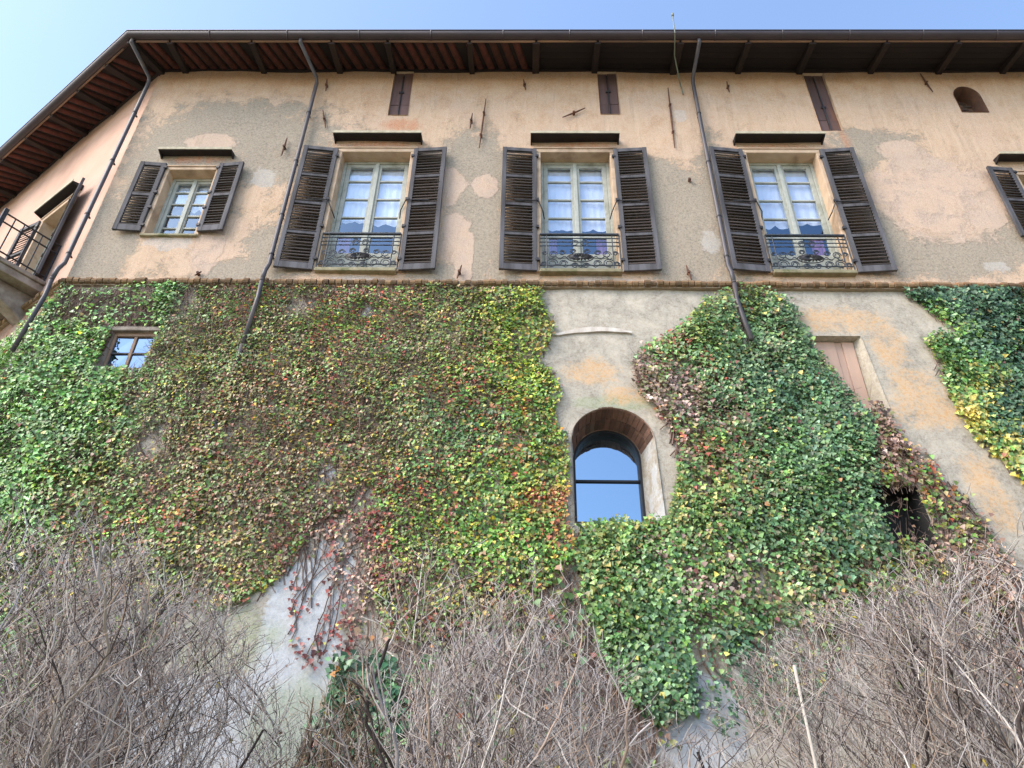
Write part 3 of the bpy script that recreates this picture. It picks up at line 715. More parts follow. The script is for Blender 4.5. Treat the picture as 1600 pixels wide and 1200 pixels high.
mb = MB(); mb.box(9.1, 12.5, -.09, .05, ZS-.005, ZS+.105); mb.build('string_course', M['brick'], building)

# ------------------------------------------------------------------ roof, eaves, gutter
RS = .30
def soff(o): return 13.735-RS*o
roof = None
mb = MB()
ev = .70
Ac = P('main', -MIT*ev, ev, soff(ev)+.03); A1 = P('main', XS(12.9), ev, soff(ev)+.03); Bc = P('wing', 10.3, ev, soff(ev)+.03)
ridA = (12.9, 7, 16.0); ridC = (CX+4, 7, 16.0); ridB = tuple(np.array(P('wing', 10.3, -7, 16.0)))
mb.add([Ac, A1, ridA, ridC, ridB, Bc], [(0, 1, 2, 3), (0, 3, 4, 5)])
mb.add([tuple(np.array(p)+[0, 0, .09]) for p in (Ac, A1, ridA, ridC, ridB, Bc)], [(0, 1, 2, 3), (0, 3, 4, 5)])
mb.add([ridA, ridC, (CX+4, 15.9, 13.9), (12.9, 15.9, 13.9)], [(0, 1, 2, 3)]); mb.add([ridC, ridB, (CX+4, 15.9, 13.9)], [(0, 1, 2)])
mb.add([Ac, A1, tuple(np.array(A1)+[0, 0, .09]), tuple(np.array(Ac)+[0, 0, .09])], [(0, 1, 2, 3)])
mb.add([Ac, Bc, tuple(np.array(Bc)+[0, 0, .09]), tuple(np.array(Ac)+[0, 0, .09])], [(0, 1, 2, 3)])
roof = mb.build('roof', M['roof'], building)
# deck above tiles (dark), follows the eaves
mb = MB()
for fr, s1 in (('main', XS(12.6)), ('wing', 10.)):
    mb.add([P(fr, -MIT*.68, .68, soff(.68)+.02), P(fr, s1, .68, soff(.68)+.02), P(fr, s1, -.3, soff(-.3)+.02), P(fr, MIT*.3, -.3, soff(-.3)+.02)], [(0, 1, 2, 3)])
mb.build('roof_deck', M['plank'], roof)
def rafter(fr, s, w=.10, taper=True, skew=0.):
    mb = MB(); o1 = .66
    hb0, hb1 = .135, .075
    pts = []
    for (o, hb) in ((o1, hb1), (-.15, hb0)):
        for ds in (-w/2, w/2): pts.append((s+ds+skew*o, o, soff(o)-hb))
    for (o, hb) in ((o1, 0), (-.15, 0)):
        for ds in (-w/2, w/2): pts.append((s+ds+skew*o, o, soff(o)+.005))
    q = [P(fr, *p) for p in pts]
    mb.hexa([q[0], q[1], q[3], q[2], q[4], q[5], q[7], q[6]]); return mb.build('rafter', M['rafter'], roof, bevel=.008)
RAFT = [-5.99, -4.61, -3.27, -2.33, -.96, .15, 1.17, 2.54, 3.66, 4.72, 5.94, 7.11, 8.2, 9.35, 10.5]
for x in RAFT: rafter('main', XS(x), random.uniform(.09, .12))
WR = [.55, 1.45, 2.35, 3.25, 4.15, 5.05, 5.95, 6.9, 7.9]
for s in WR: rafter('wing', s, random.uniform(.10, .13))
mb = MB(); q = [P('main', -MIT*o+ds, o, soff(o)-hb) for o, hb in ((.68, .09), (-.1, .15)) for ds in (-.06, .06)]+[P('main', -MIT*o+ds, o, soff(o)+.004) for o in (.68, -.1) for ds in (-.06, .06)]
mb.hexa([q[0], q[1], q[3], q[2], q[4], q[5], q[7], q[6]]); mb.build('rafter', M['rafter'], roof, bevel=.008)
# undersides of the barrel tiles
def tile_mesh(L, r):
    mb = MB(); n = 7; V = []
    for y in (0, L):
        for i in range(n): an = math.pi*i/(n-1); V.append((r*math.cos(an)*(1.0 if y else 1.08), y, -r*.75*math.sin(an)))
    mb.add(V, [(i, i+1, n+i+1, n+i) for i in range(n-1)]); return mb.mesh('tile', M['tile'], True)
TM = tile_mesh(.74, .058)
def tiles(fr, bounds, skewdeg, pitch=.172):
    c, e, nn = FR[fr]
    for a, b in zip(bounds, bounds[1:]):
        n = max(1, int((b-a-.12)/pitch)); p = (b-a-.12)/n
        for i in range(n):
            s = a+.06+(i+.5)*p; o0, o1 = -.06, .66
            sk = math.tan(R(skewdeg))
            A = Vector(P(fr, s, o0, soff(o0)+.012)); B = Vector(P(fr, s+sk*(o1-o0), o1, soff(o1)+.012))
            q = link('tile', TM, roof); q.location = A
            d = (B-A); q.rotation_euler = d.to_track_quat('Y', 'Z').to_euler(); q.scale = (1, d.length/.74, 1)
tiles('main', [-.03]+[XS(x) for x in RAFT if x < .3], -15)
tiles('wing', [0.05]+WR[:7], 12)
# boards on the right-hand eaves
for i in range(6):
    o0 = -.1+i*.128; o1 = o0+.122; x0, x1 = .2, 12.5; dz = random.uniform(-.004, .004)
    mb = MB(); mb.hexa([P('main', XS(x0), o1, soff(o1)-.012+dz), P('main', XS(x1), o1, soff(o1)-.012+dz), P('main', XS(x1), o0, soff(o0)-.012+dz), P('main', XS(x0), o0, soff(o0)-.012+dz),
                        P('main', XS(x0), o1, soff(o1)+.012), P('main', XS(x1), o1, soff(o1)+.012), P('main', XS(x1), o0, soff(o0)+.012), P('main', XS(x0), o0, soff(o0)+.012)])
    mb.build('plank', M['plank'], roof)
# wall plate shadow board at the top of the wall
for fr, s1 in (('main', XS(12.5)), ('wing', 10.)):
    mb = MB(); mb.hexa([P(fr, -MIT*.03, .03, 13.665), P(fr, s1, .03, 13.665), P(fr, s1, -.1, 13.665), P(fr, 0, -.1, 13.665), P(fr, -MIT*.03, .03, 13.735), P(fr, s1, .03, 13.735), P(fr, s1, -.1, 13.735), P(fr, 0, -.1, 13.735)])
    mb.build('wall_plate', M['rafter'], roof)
# fascia pieces between rafter ends and gutter
for fr, lst in (('main', [-.15]+[XS(x) for x in RAFT]), ('wing', [0.]+WR)):
    for a, b in zip(lst, lst[1:]):
        zc = soff(.66)-.03+random.uniform(-.008, .008)
        mb = MB(); mb.hexa([P(fr, a+.02, .68, zc), P(fr, b-.02, .68, zc), P(fr, b-.02, .655, zc), P(fr, a+.02, .655, zc), P(fr, a+.02, .68, zc+.05), P(fr, b-.02, .68, zc+.05), P(fr, b-.02, .655, zc+.05), P(fr, a+.02, .655, zc+.05)])
        mb.build('fascia_board', M['fascia'], roof)
# half-round gutter, mitred at the corner
GC, GZ, GR = .715, 13.615, .092
mb = MB(); prof = [(math.cos(math.pi*i/10), -math.sin(math.pi*i/10)) for i in range(11)]
def gp(kind, s, r, oo=0):
    return [(P(kind, (s if s is not None else -MIT*(GC+px*r)), GC+px*r, GZ+pz*r)) for px, pz in prof]
rings = [gp('wing', 10.2, GR), gp('wing', None, GR), gp('main', XS(12.7), GR)]
inner = [gp('wing', 10.2, GR-.008), gp('wing', None, GR-.008), gp('main', XS(12.7), GR-.008)]
for R_ in (rings, inner):
    base = len(mb.v)
    for r_ in R_: mb.v += [tuple(p) for p in r_]
    for j in range(2):
        for i in range(10): mb.f.append((base+j*11+i, base+j*11+i+1, base+(j+1)*11+i+1, base+(j+1)*11+i))
gut = mb.build('gutter', M['gutter'], roof, smooth=True); tag(gut, 'half-round dark gutter along the eaves')
mb = MB(); mb.tube([P('wing', 10.2, GC+GR, GZ), P('wing', -MIT*(GC+GR), GC+GR, GZ), P('main', XS(12.7), GC+GR, GZ)], .012, 8); mb.build('gutter_rim', M['gutter'], roof, smooth=True)
for x in [-5.3, -4.0, -2.8, -1.6, -.4, .7, 1.9, 3.1, 4.2, 5.3, 6.5, 7.7, 8.8]:
    mb = MB(); mb.tube([P('main', XS(x), GC+GR*1.06*math.cos(t), GZ-GR*1.06*math.sin(t)) for t in np.linspace(0, math.pi, 9)], .009, 5); mb.build('gutter_bracket', M['gutter'], roof)

# ------------------------------------------------------------------ downpipes
def smooth_path(pts, n=6):
    pts = [Vector(p) for p in pts]; out = []
    for i in range(len(pts)-1):
        p0 = pts[max(i-1, 0)]; p1 = pts[i]; p2 = pts[i+1]; p3 = pts[min(i+2, len(pts)-1)]
        d = min((p1-p0).length or 1e9, (p2-p1).length)
        for k in range(n):
            t = k/n; out.append(p1.lerp(p2, t))
    out.append(pts[-1]); return out
def downpipe(s, s_top, top_o, zend, label, rad=.032, zbend=13.22, over=.085):
    fr = 'main'
    pts = [P(fr, s_top, top_o, GZ-.06), P(fr, s_top, top_o, GZ-.16), P(fr, s+(s_top-s)*.1, .12, zbend+.12), P(fr, s, .085, zbend), P(fr, s, .085, 9.02), P(fr, s, .155, 8.84), P(fr, s, .175, 8.62)]
    mb = MB(); mb.tube(pts, rad, 12); o = mb.build('downpipe', M['pipe'], building, smooth=True); tag(o, label)
    mb = MB(); z2 = 8.60; mb.tube([P(fr, s, .175, 8.66), P(fr, s-.0, off_low(8.3)+.11, 8.35), P(fr, s+.0, off_low(zend)+over, zend)], rad*.98, 12); mb.build('lower_pipe', M['pipe'], o, smooth=True)
    for z in (12.4, 11.2, 10.0, 9.2):
        mb = MB(); mb.tube([P(fr, s, .085, z-.012), P(fr, s, .085, z+.012)], rad*1.18, 12)
        p = P(fr, s, .04, z); mb.box(p[0]-.012, p[0]+.012, p[1]-.0, p[1]+.04, z-.01, z+.01); mb.build('pipe_clip', M['iron'], o)
    return o
downpipe(XS(-6.50), -MIT*.66+.02, .70, 7.35, 'grey downpipe running down the corner of the house')
d2 = downpipe(XS(-3.60), XS(-3.78), .70, 7.5, 'grey downpipe left of the first French window')
mb = MB(); mb.tube([P('main', XS(-3.60), off_low(7.55)+.08, 7.55)]+[P('main', XS(-3.62), off_low(z)+.040, z) for z in (7.1, 6., 4.5, 3.2)], .031, 12); mb.build('lower_pipe', M['pipe'], d2, smooth=True)
mb = MB(); mb.tube([P('main', XS(-3.69), off_low(z)+.085, z) for z in (3.3, 2., .1)], .052, 12); q = mb.build('lower_pipe', M['pipedark'], d2, smooth=True)
downpipe(XS(2.82), XS(2.84), .70, 7.50, 'grey downpipe between the middle and third French windows', over=.235)

# rod hung from the eaves
mb = MB(); mb.tube([(2.43, -.845, 14.02), (2.42, -.83, 13.5), (2.47, -.45, 13.45), (2.62, -.03, 13.28), (2.64, -.03, 13.0)], .011, 6); mb.tube([(2.43, -.845, 13.98), (2.43, -.845, 14.04)], .022, 6)
q = mb.build('lightning_rod', M['rod'], building); tag(q, 'thin lightning rod rising above the gutter')

# iron wall anchors
ANC = [((-3.46, 13.4), (-3.43, 13.07)), ((-3.40, 12.55), (-3.28, 12.08)), ((-3.87, 11.83), (-3.88, 11.39)), ((-.90, 12.47), (-.92, 12.08)), ((-.69, 12.86), (-.75, 11.59)), ((.59, 12.37), (.97, 12.61)),
       ((2.40, 13.17), (2.35, 11.6)), ((-.06, 13.4), (-.02, 13.11)), ((6.77, 13.58), (6.83, 13.06)), ((2.49, 10.90), (2.51, 10.80)), ((-.90, 9.06), (-.95, 8.81)), ((2.25, 9.08), (2.29, 8.81)), ((-4.55, 8.92), (-4.62, 8.84)), ((3.42, 13.35), (3.42, 13.05))]
for (a, b) in ANC:
    L = math.dist(a, b); mb = MB(); m = ((a[0]+b[0])/2, (a[1]+b[1])/2)
    mb.tube([(a[0], -.035, a[1]), (m[0], -.03, m[1]), (b[0], -.04, b[1])], [.008, .017, .008], 6)
    ks = (.5,) if L < .9 else (.3, .75)
    for k in ks:
        p = (a[0]+(b[0]-a[0])*k, a[1]+(b[1]-a[1])*k); mb.tube([(p[0], .02, p[1]), (p[0], -.065, p[1])], .022, 6)
    mb.build('wall_anchor', M['rustiron'], building)

# ------------------------------------------------------------------ wing: balcony door
h = wdoor
surround(h, 'wing', .2, .09, .08); 
casement(h, [10.85, 10.45, 10.05], 9.6, .2, 'balcony door on the receding wall at left', fr='wing')
reveal('window_lining', 'wing', rect(*h), rect(*h), Z0F, .26, M['surround'])
shutter('wing', 1.28, 9.2, .50, 2.08, -1, 3, 9, 12, 'right louvred shutter of the balcony door')
shutter('wing', 2.33, 9.2, .50, 2.08, 1, 3, 9, 10, 'left louvred shutter of the balcony door')
hood('wing', 1.18, 2.42, 11.42, .17)
sb, se, bo = .80, 3.4, .90
mb = MB()
def wb(mb, s0, s1, o0, o1, z0, z1): mb.hexa([P('wing', s1, o1, z0), P('wing', s0, o1, z0), P('wing', s0, o0, z0), P('wing', s1, o0, z0), P('wing', s1, o1, z1), P('wing', s0, o1, z1), P('wing', s0, o0, z1), P('wing', s1, o0, z1)])
wb(mb, sb-.03, se, -.05, bo+.04, 9.06, 9.13); wb(mb, sb, se-.03, -.05, bo, 8.94, 9.0595)
bal = mb.build('balcony', M['slabstone'], building, bevel=.012); tag(bal, 'stone balcony slab with iron railing on the receding wall at left')
for s in (1.0, 2.6):
    mb = MB(); pr = [(-.05, 8.935), (.78, 8.935), (.76, 8.84), (.55, 8.78), (.40, 8.66), (.16, 8.56), (-.05, 8.44)]
    A = [P('wing', s, o, z) for o, z in pr]; B = [P('wing', s+.24, o, z) for o, z in pr]; n = len(pr)
    mb.add(A+B, [tuple(range(n)), tuple(range(2*n-1, n-1, -1))]+[(i, n+i, n+(i+1) % n, (i+1) % n) for i in range(n)]); mb.build('corbel', M['slabstone'], bal, bevel=.015)
mb = MB()
for z in (9.88, 9.72, 9.24):
    mb.tube([P('wing', sb+.04, 0, z), P('wing', sb+.04, bo-.05, z)], .013, 6); mb.tube([P('wing', sb+.04, bo-.05, z), P('wing', se-.05, bo-.05, z)], .013, 6)
mb.build('rail', M['iron'], bal)
for i in range(7):
    mb = MB(); o = .02+i*(bo-.09)/6; mb.tube([P('wing', sb+.04, o, 9.13), P('wing', sb+.04, o, 9.88)], .010 if i else .014, 6); mb.build('baluster', M['iron'], bal)
for i in range(1, 18):
    mb = MB(); s = sb+.04+i*(se-.09-sb)/17; mb.tube([P('wing', s, bo-.05, 9.13), P('wing', s, bo-.05, 9.88)], .010, 6); mb.build('baluster', M['iron'], bal)
mb = MB(); wb(mb, sb+.01, sb+.07, bo-.08, bo-.02, 9.13, 9.95); mb.build('post', M['iron'], bal, bevel=.006)

# ------------------------------------------------------------------ ground
mb = MB(); mb.add([(-600, -600, 0), (600, -600, 0), (600, 600, 0), (-600, 600, 0)], [(0, 1, 2, 3)])
g = mb.build('ground', M['ground']); tag(g, kind='structure')

# ------------------------------------------------------------------ ivy and creeper
def pal(*cols): return np.array([lin(*c)[:3] for c in cols])
PALS = {
 'green': pal((96, 142, 66), (118, 162, 88), (74, 116, 58), (146, 182, 120), (88, 134, 54), (132, 164, 68)),
 'dull': pal((116, 132, 66), (96, 124, 60), (142, 142, 80), (132, 104, 80), (84, 112, 56), (156, 154, 92), (114, 148, 70), (154, 118, 92), (166, 156, 66), (104, 136, 80)),
 'brown': pal((134, 118, 80), (112, 130, 64), (154, 118, 88), (98, 122, 60), (126, 104, 76), (150, 144, 80), (156, 88, 68), (108, 138, 66), (164, 146, 114), (90, 116, 60), (174, 146, 70)),
 'mix': pal((98, 136, 60), (166, 164, 62), (120, 142, 68), (80, 120, 62), (182, 118, 66), (138, 106, 80), (110, 154, 70), (154, 136, 94), (172, 86, 66), (132, 164, 76)),
 'yellow': pal((150, 168, 66), (172, 180, 72), (118, 150, 64), (184, 178, 80), (98, 132, 60), (168, 138, 66), (136, 164, 70), (84, 116, 60)),
 'lime': pal((116, 156, 64), (140, 172, 78), (94, 138, 60), (160, 178, 82), (80, 120, 58), (172, 158, 72), (108, 148, 70)),
 'deep': pal((84, 122, 66), (100, 140, 78), (66, 100, 56), (118, 154, 96), (90, 130, 76), (130, 160, 104), (76, 112, 66), (116, 144, 70), (124, 120, 80)),
 'teal': pal((80, 120, 80), (98, 140, 98), (64, 100, 66), (120, 158, 120), (78, 116, 68), (108, 144, 84), (92, 126, 70)),
 'dark': pal((62, 98, 62), (78, 116, 74), (52, 82, 54), (94, 128, 90), (68, 106, 72), (106, 134, 98)),
 'gold': pal((206, 182, 66), (214, 194, 74), (184, 176, 78), (150, 166, 74)),
 'red': pal((136, 68, 62), (120, 60, 58), (152, 84, 72), (108, 68, 60), (138, 96, 82)),
 'dry': pal((150, 118, 102), (166, 132, 114), (134, 108, 92), (118, 92, 80), (168, 136, 104), (122, 126, 78), (172, 146, 130)),
 'orange': pal((190, 132, 76), (182, 150, 76), (168, 100, 70)),
}
ZONES = [(-6.2, 7.3, 'green'), (-5.8, 6.4, 'green'), (-6.0, 8.2, 'green'), (-5.4, 7.5, 'green'), (-5.3, 6.2, 'green'), (-5.2, 5.1, 'green'), (-5.7, 5.6, 'green'), (-4.9, 4.3, 'dull'), (-4.7, 5.6, 'dull'), (-4.9, 3.2, 'green'),
  (-4.5, 6.6, 'dull'), (-4.3, 7.8, 'dull'), (-4.6, 8.4, 'green'), (-3.6, 8.3, 'mix'), (-3.9, 7.2, 'dull'), (-3.2, 7.7, 'dull'), (-3.2, 6.4, 'brown'), (-3.9, 5.8, 'brown'), (-2.6, 7.4, 'mix'), (-2.2, 6.7, 'brown'), (-2.6, 5.6, 'brown'), (-3.3, 5.0, 'brown'), (-4.2, 5.0, 'mix'), (-3.6, 4.3, 'dull'),
  (-1.9, 8.1, 'mix'), (-2.6, 8.3, 'mix'), (-1.7, 7.5, 'dull'), (-1.0, 8.2, 'dull'), (-.9, 7.3, 'dull'), (-1.7, 6.3, 'dull'), (-.8, 6.8, 'mix'), (-1.5, 5.6, 'brown'), (-1.0, 5.1, 'mix'), (-.9, 6.0, 'deep'), (-.35, 7.8, 'yellow'), (0., 8.3, 'yellow'), (.1, 7.2, 'yellow'), (-.3, 6.9, 'yellow'), (.1, 6.4, 'lime'), (-.4, 6.2, 'mix'), (-.1, 5.3, 'lime'), (.3, 5.6, 'yellow'), (.2, 4.7, 'lime'), (-.5, 4.8, 'lime'), (-.8, 4.5, 'lime'), (.4, 5.1, 'orange'), (-1.0, 4.2, 'dull'), (-.3, 3.9, 'brown'),
  (-1.75, 4.6, 'red'), (-2.3, 4.4, 'dull'), (-1.5, 5.0, 'mix'), (-2.6, 4.6, 'brown'), (-2.1, 5.1, 'brown')]
ZMID = [(2.4, 8.3, 'lime'), (2.7, 8.55, 'yellow'), (3.0, 8.1, 'deep'), (3.3, 8.5, 'deep'), (2.3, 7.7, 'lime'), (1.75, 7.6, 'green'), (1.55, 7.3, 'dry'), (1.6, 6.9, 'dry'), (1.9, 6.6, 'dry'), (2.2, 6.9, 'deep'), (2.0, 7.25, 'mix'), (2.9, 7.4, 'deep'), (3.0, 6.9, 'teal'), (3.4, 7.1, 'deep'), (2.7, 6.4, 'deep'), (3.4, 6.3, 'teal'), (3.6, 5.8, 'deep'), (3.2, 5.6, 'green'), (2.5, 5.8, 'deep'), (2.0, 6.0, 'mix'), (2.1, 5.5, 'mix'), (1.8, 5.2, 'lime'), (2.6, 5.1, 'deep'), (3.2, 5.0, 'teal'), (3.5, 4.8, 'deep'), (1.9, 4.8, 'lime'), (1.2, 4.7, 'lime'), (.8, 4.5, 'lime'), (1.0, 4.0, 'lime'), (.95, 3.6, 'green'), (1.4, 4.3, 'green'), (1.6, 3.9, 'green'), (2.4, 4.6, 'green'), (2.2, 4.0, 'dull'), (3.0, 4.2, 'dull'), (1.2, 3.2, 'deep'), (1.8, 3.3, 'dark'), (2.3, 5.2, 'dull'), (1.95, 4.3, 'dry')]
ZRIGHT = [(6.4, 8.3, 'dark'), (5.7, 8.2, 'dark'), (6.2, 7.6, 'dark'), (5.5, 8.6, 'dark'), (6.8, 7.5, 'dark'), (6.0, 6.8, 'dark'), (5.3, 7.6, 'green'), (5.3, 7.0, 'lime'), (5.25, 6.7, 'gold'), (5.4, 6.35, 'gold'), (5.5, 6.0, 'lime'), (5.55, 5.75, 'gold'), (5.7, 6.3, 'dark'), (5.75, 5.6, 'gold'), (6.0, 5.4, 'lime')]
ZDRY = [(4.2, 6.4, 'dry'), (4.1, 5.9, 'dry'), (4.5, 5.4, 'mix'), (4.7, 5.0, 'dry'), (4.3, 5.2, 'lime'), (4.0, 4.6, 'dull'), (4.4, 4.3, 'dry'), (4.7, 4.2, 'dry'), (3.9, 5.1, 'lime')]
POLY = {
'LEFT': [(-6.95, 8.60), (-6.43, 8.60), (-5.06, 8.61), (-3.55, 8.65), (-1.6, 8.64), (0.17, 8.61), (0.35, 7.8), (0.22, 7.34), (0.41, 6.92), (0.41, 6.32), (0.51, 5.77), (0.46, 5.18), (0.51, 4.79), (0.43, 4.43), (0.02, 4.02), (-0.46, 3.69), (-1.06, 3.62), (-1.31, 3.68), (-1.6, 4.5), (-1.9, 5.1), (-2.2, 4.9), (-2.42, 4.29), (-2.62, 4.05), (-2.9, 3.9), (-3.58, 4.1), (-4.45, 3.89), (-4.39, 3.16), (-4.44, 2.3), (-7.3, 2.3)],
'MID': [(2.88, 8.63), (2.46, 8.44), (2.19, 8.06), (1.91, 7.82), (1.55, 7.58), (1.36, 7.25), (1.4, 6.82), (1.65, 6.33), (1.72, 5.96), (1.72, 5.61), (1.6, 5.19), (1.5, 4.98), (0.58, 4.92), (0.47, 4.5), (0.64, 4.02), (0.73, 3.46), (0.93, 3.12), (1.15, 2.96), (1.5, 3.08), (1.74, 2.87), (2.43, 2.98), (3.09, 3.74), (3.59, 4.4), (3.69, 4.61), (3.81, 5.46), (3.94, 5.98), (3.99, 6.45), (3.92, 6.80), (3.70, 7.27), (3.62, 7.83), (3.55, 8.32), (3.32, 8.64)],
'DRY': [(4.12, 6.75), (4.29, 6.55), (4.26, 5.99), (4.49, 5.73), (4.82, 5.31), (4.85, 4.7), (4.77, 4.21), (4.71, 3.2), (3.3, 3.2), (3.4, 4.26), (3.65, 4.61), (3.81, 5.46), (3.94, 5.98)],
'RIGHT': [(5.11, 8.65), (5.35, 8.21), (5.61, 7.79), (5.1, 7.73), (5.11, 7.07), (5.07, 6.76), (5.19, 6.09), (5.44, 5.48), (5.89, 4.71), (7.2, 4.2), (9.0, 8.67)],
'RED': [(-2.5, 4.99), (-2.08, 5.31), (-1.54, 4.85), (-1.3, 4.06), (-1.30, 3.45), (-1.67, 3.4), (-2.1, 3.5), (-2.33, 4.32)],
'SHR': [(-1.1, 4.2), (.5, 4.4), (.7, 3.6), (1.3, 2.9), (.6, 2.3), (-1.3, 2.3)],
'LOW': [(-1.75, 3.5), (-1.3, 3.55), (-1.0, 3.1), (-1.05, 2.4), (-1.8, 2.4)],
}
AVOID = [(OLDW[0]-.02, OLDW[1]+.01, OLDW[2]+.02, OLDW[3]+.10)]
def zone_colors(x, z, zones, n, sat=1.0):
    xw = x+(vnoise(x*1.6, z*1.6, 31, 3)-.5)*1.3+rng.normal(0, .20, n); zw = z+(vnoise(x*1.6+9, z*1.6, 37, 3)-.5)*1.3+rng.normal(0, .20, n)
    zx = np.array([q[0] for q in zones]); zz = np.array([q[1] for q in zones])
    idx = np.argmin((xw[:, None]-zx[None])**2+(zw[:, None]-zz[None])**2, 1)
    out = np.zeros((n, 3)); run = vnoise(x*5.5+z*1.5, z*3.5, 83, 3)
    health = np.clip(.50+1.0*vnoise(x*2.6, z*2.6, 87, 4), .62, 1.35)[:, None]
    for k, q in enumerate(zones):
        m = idx == k
        if m.any():
            pk = PALS[q[2]]; out[m] = pk[(np.floor((run[m]*1.6+rng.normal(0, .20, m.sum()))*len(pk))).astype(int) % len(pk)]
    sp = rng.random(n); rare = sp < .035
    o = np.concatenate([PALS['gold'], PALS['orange'], PALS['red'], PALS['lime']]); out[rare] = o[rng.integers(0, len(o), rare.sum())]
    g = out.mean(1, keepdims=True); out = g+(out-g)*rng.uniform(.85, 1.15, (n, 1))*sat
    return out*health*np.clip(rng.lognormal(.04, .34, (n, 1)), .35, 2.2)

def leaf_mesh(name, C, nrm, down, size, col):
    """C centres, nrm leaf normals, down tip directions: folded five-point leaves"""
    n = len(C); nrm = nrm/np.linalg.norm(nrm, axis=1, keepdims=True)
    down = down-nrm*(down*nrm).sum(1, keepdims=True); down /= np.linalg.norm(down, axis=1, keepdims=True)
    side = np.cross(nrm, down); s = size[:, None]
    wd = rng.uniform(.42, .62, (n, 1)); cup = rng.uniform(-.05, .22, (n, 1))
    b = C-down*s*.45; l = C-down*s*.18-side*s*wd+nrm*s*cup; r_ = C-down*s*.18+side*s*wd+nrm*s*cup
    l2 = C+down*s*.16-side*s*wd*.62+nrm*s*cup*.5; r2 = C+down*s*.16+side*s*wd*.62+nrm*s*cup*.5
    t = C+down*s*.62-nrm*s*rng.uniform(-.05, .25, (n, 1)); c = C-nrm*s*.04
    V = np.stack([b, l, l2, t, r2, r_, c], 1).reshape(-1, 3)
    f = np.array([[0, 6, 1], [1, 6, 2], [2, 6, 3], [3, 6, 4], [4, 6, 5], [5, 6, 0]])
    T = (np.arange(n)[:, None, None]*7+f[None]).reshape(-1, 3)
    return raw_mesh(name, V, T, np.repeat(col, 7, 0), M['leaf'])

def sample_poly(poly, n, jitter, frac_fn=None):
    P_ = np.array(poly); lo = P_.min(0)-.1; hi = P_.max(0)+.1
    area = (hi-lo).prod(); N = int(n*area)
    x = rng.uniform(lo[0], hi[0], N); z = rng.uniform(lo[1], hi[1], N)
    jx = x+(vnoise(x*2.2, z*2.2, 51, 3)-.5)*jitter*4+rng.normal(0, jitter*.45, N); jz = z+(vnoise(x*2.2+5, z*2.2, 57, 3)-.5)*jitter*4+rng.normal(0, jitter*.45, N)
    k = inpoly(jx, jz, poly) & (z < ZS+.02)
    for (a, b, c, d) in AVOID: k &= ~((x > a) & (x < b) & (z > c) & (z < d))
    # keep the arched window clear
    k &= ~((x > .5) & (x < 1.53) & (z > 5.03) & (z < 6.6))
    k &= ~((x > HOLE[0]+.03) & (x < HOLE[1]-.05) & (z > HOLE[2]+.2) & (z < HOLE[3]-.02) & (rng.random(N) < .6))
    k &= ~((np.abs(x-2.82) < .055) & (z > 7.52))
    k &= x > CX-MIT*off_low(z)+.02
    if frac_fn is not None: k &= rng.random(N) < frac_fn(x, z)
    return x[k], z[k]

def make_foliage(fr, x, z, zones, size, thick, parent, mat_name='foliage', tilt=(.1, .9), clump=.5, sat=1.0):
    n = len(x); c, e, nn = FR[fr]
    s = x-CX if fr == 'main' else x
    puff = vnoise(s*3.1, z*3.1, 71, 3)
    o = off_low(z)+.012+thick*(rng.random(n)**1.2)*(1-clump+clump*2*np.clip(puff-.15, 0, 1))
    C = PA(fr, s, o, z)
    up_ = tilt[0]+(tilt[1]-tilt[0])*np.clip(vnoise(s*4, z*4, 73, 2)*.9+rng.normal(0, .22, n), -.2, 1.3); sd = (vnoise(s*3.3, z*3.3, 79, 2)-.5)*1.4+rng.normal(0, .34, n)
    nrm = nn[None]*1.0+e[None]*sd[:, None]+np.array([[0, 0, 1.]])*up_[:, None]
    dwn = np.array([[0, 0, -1.]])+e[None]*rng.normal(0, .5, n)[:, None]+nn[None]*rng.uniform(-.2, .4, n)[:, None]
    sz = size[0]+(size[1]-size[0])*rng.random(n)**1.6
    col = zone_colors(x if fr == 'main' else CX+x*.2-.2, z, zones, n, sat)
    o_ = link(mat_name, leaf_mesh(mat_name, C, nrm, dwn, sz, col), parent); o_['kind'] = 'stuff'; return o_

def seg_mesh(name, A, B, ra, rb, col, mat, n=4):
    """many tapered stems from segment lists"""
    A = np.asarray(A, float); B = np.asarray(B, float); ra = np.asarray(ra)[:, None]; rb = np.asarray(rb)[:, None]; N = len(A)
    t = B-A; t /= (np.linalg.norm(t, axis=1, keepdims=True)+1e-9)
    ref = np.where(np.abs(t[:, 2:3]) < .9, np.array([[0, 0, 1.]]), np.array([[1., 0, 0]]))
    u = np.cross(t, ref); u /= np.linalg.norm(u, axis=1, keepdims=True); w = np.cross(t, u)
    V = []
    for k in range(n):
        an = 2*math.pi*k/n; V.append(A+(u*math.cos(an)+w*math.sin(an))*ra)
    for k in range(n):
        an = 2*math.pi*k/n; V.append(B+(u*math.cos(an)+w*math.sin(an))*rb)
    V = np.stack(V, 1).reshape(-1, 3)
    f = np.array([[k, (k+1) % n, n+(k+1) % n, n+k] for k in range(n)])
    T = (np.arange(N)[:, None, None]*2*n+f[None]).reshape(-1, 4)
    return raw_mesh(name, V, T, np.repeat(np.asarray(col), 2*n, 0), mat)

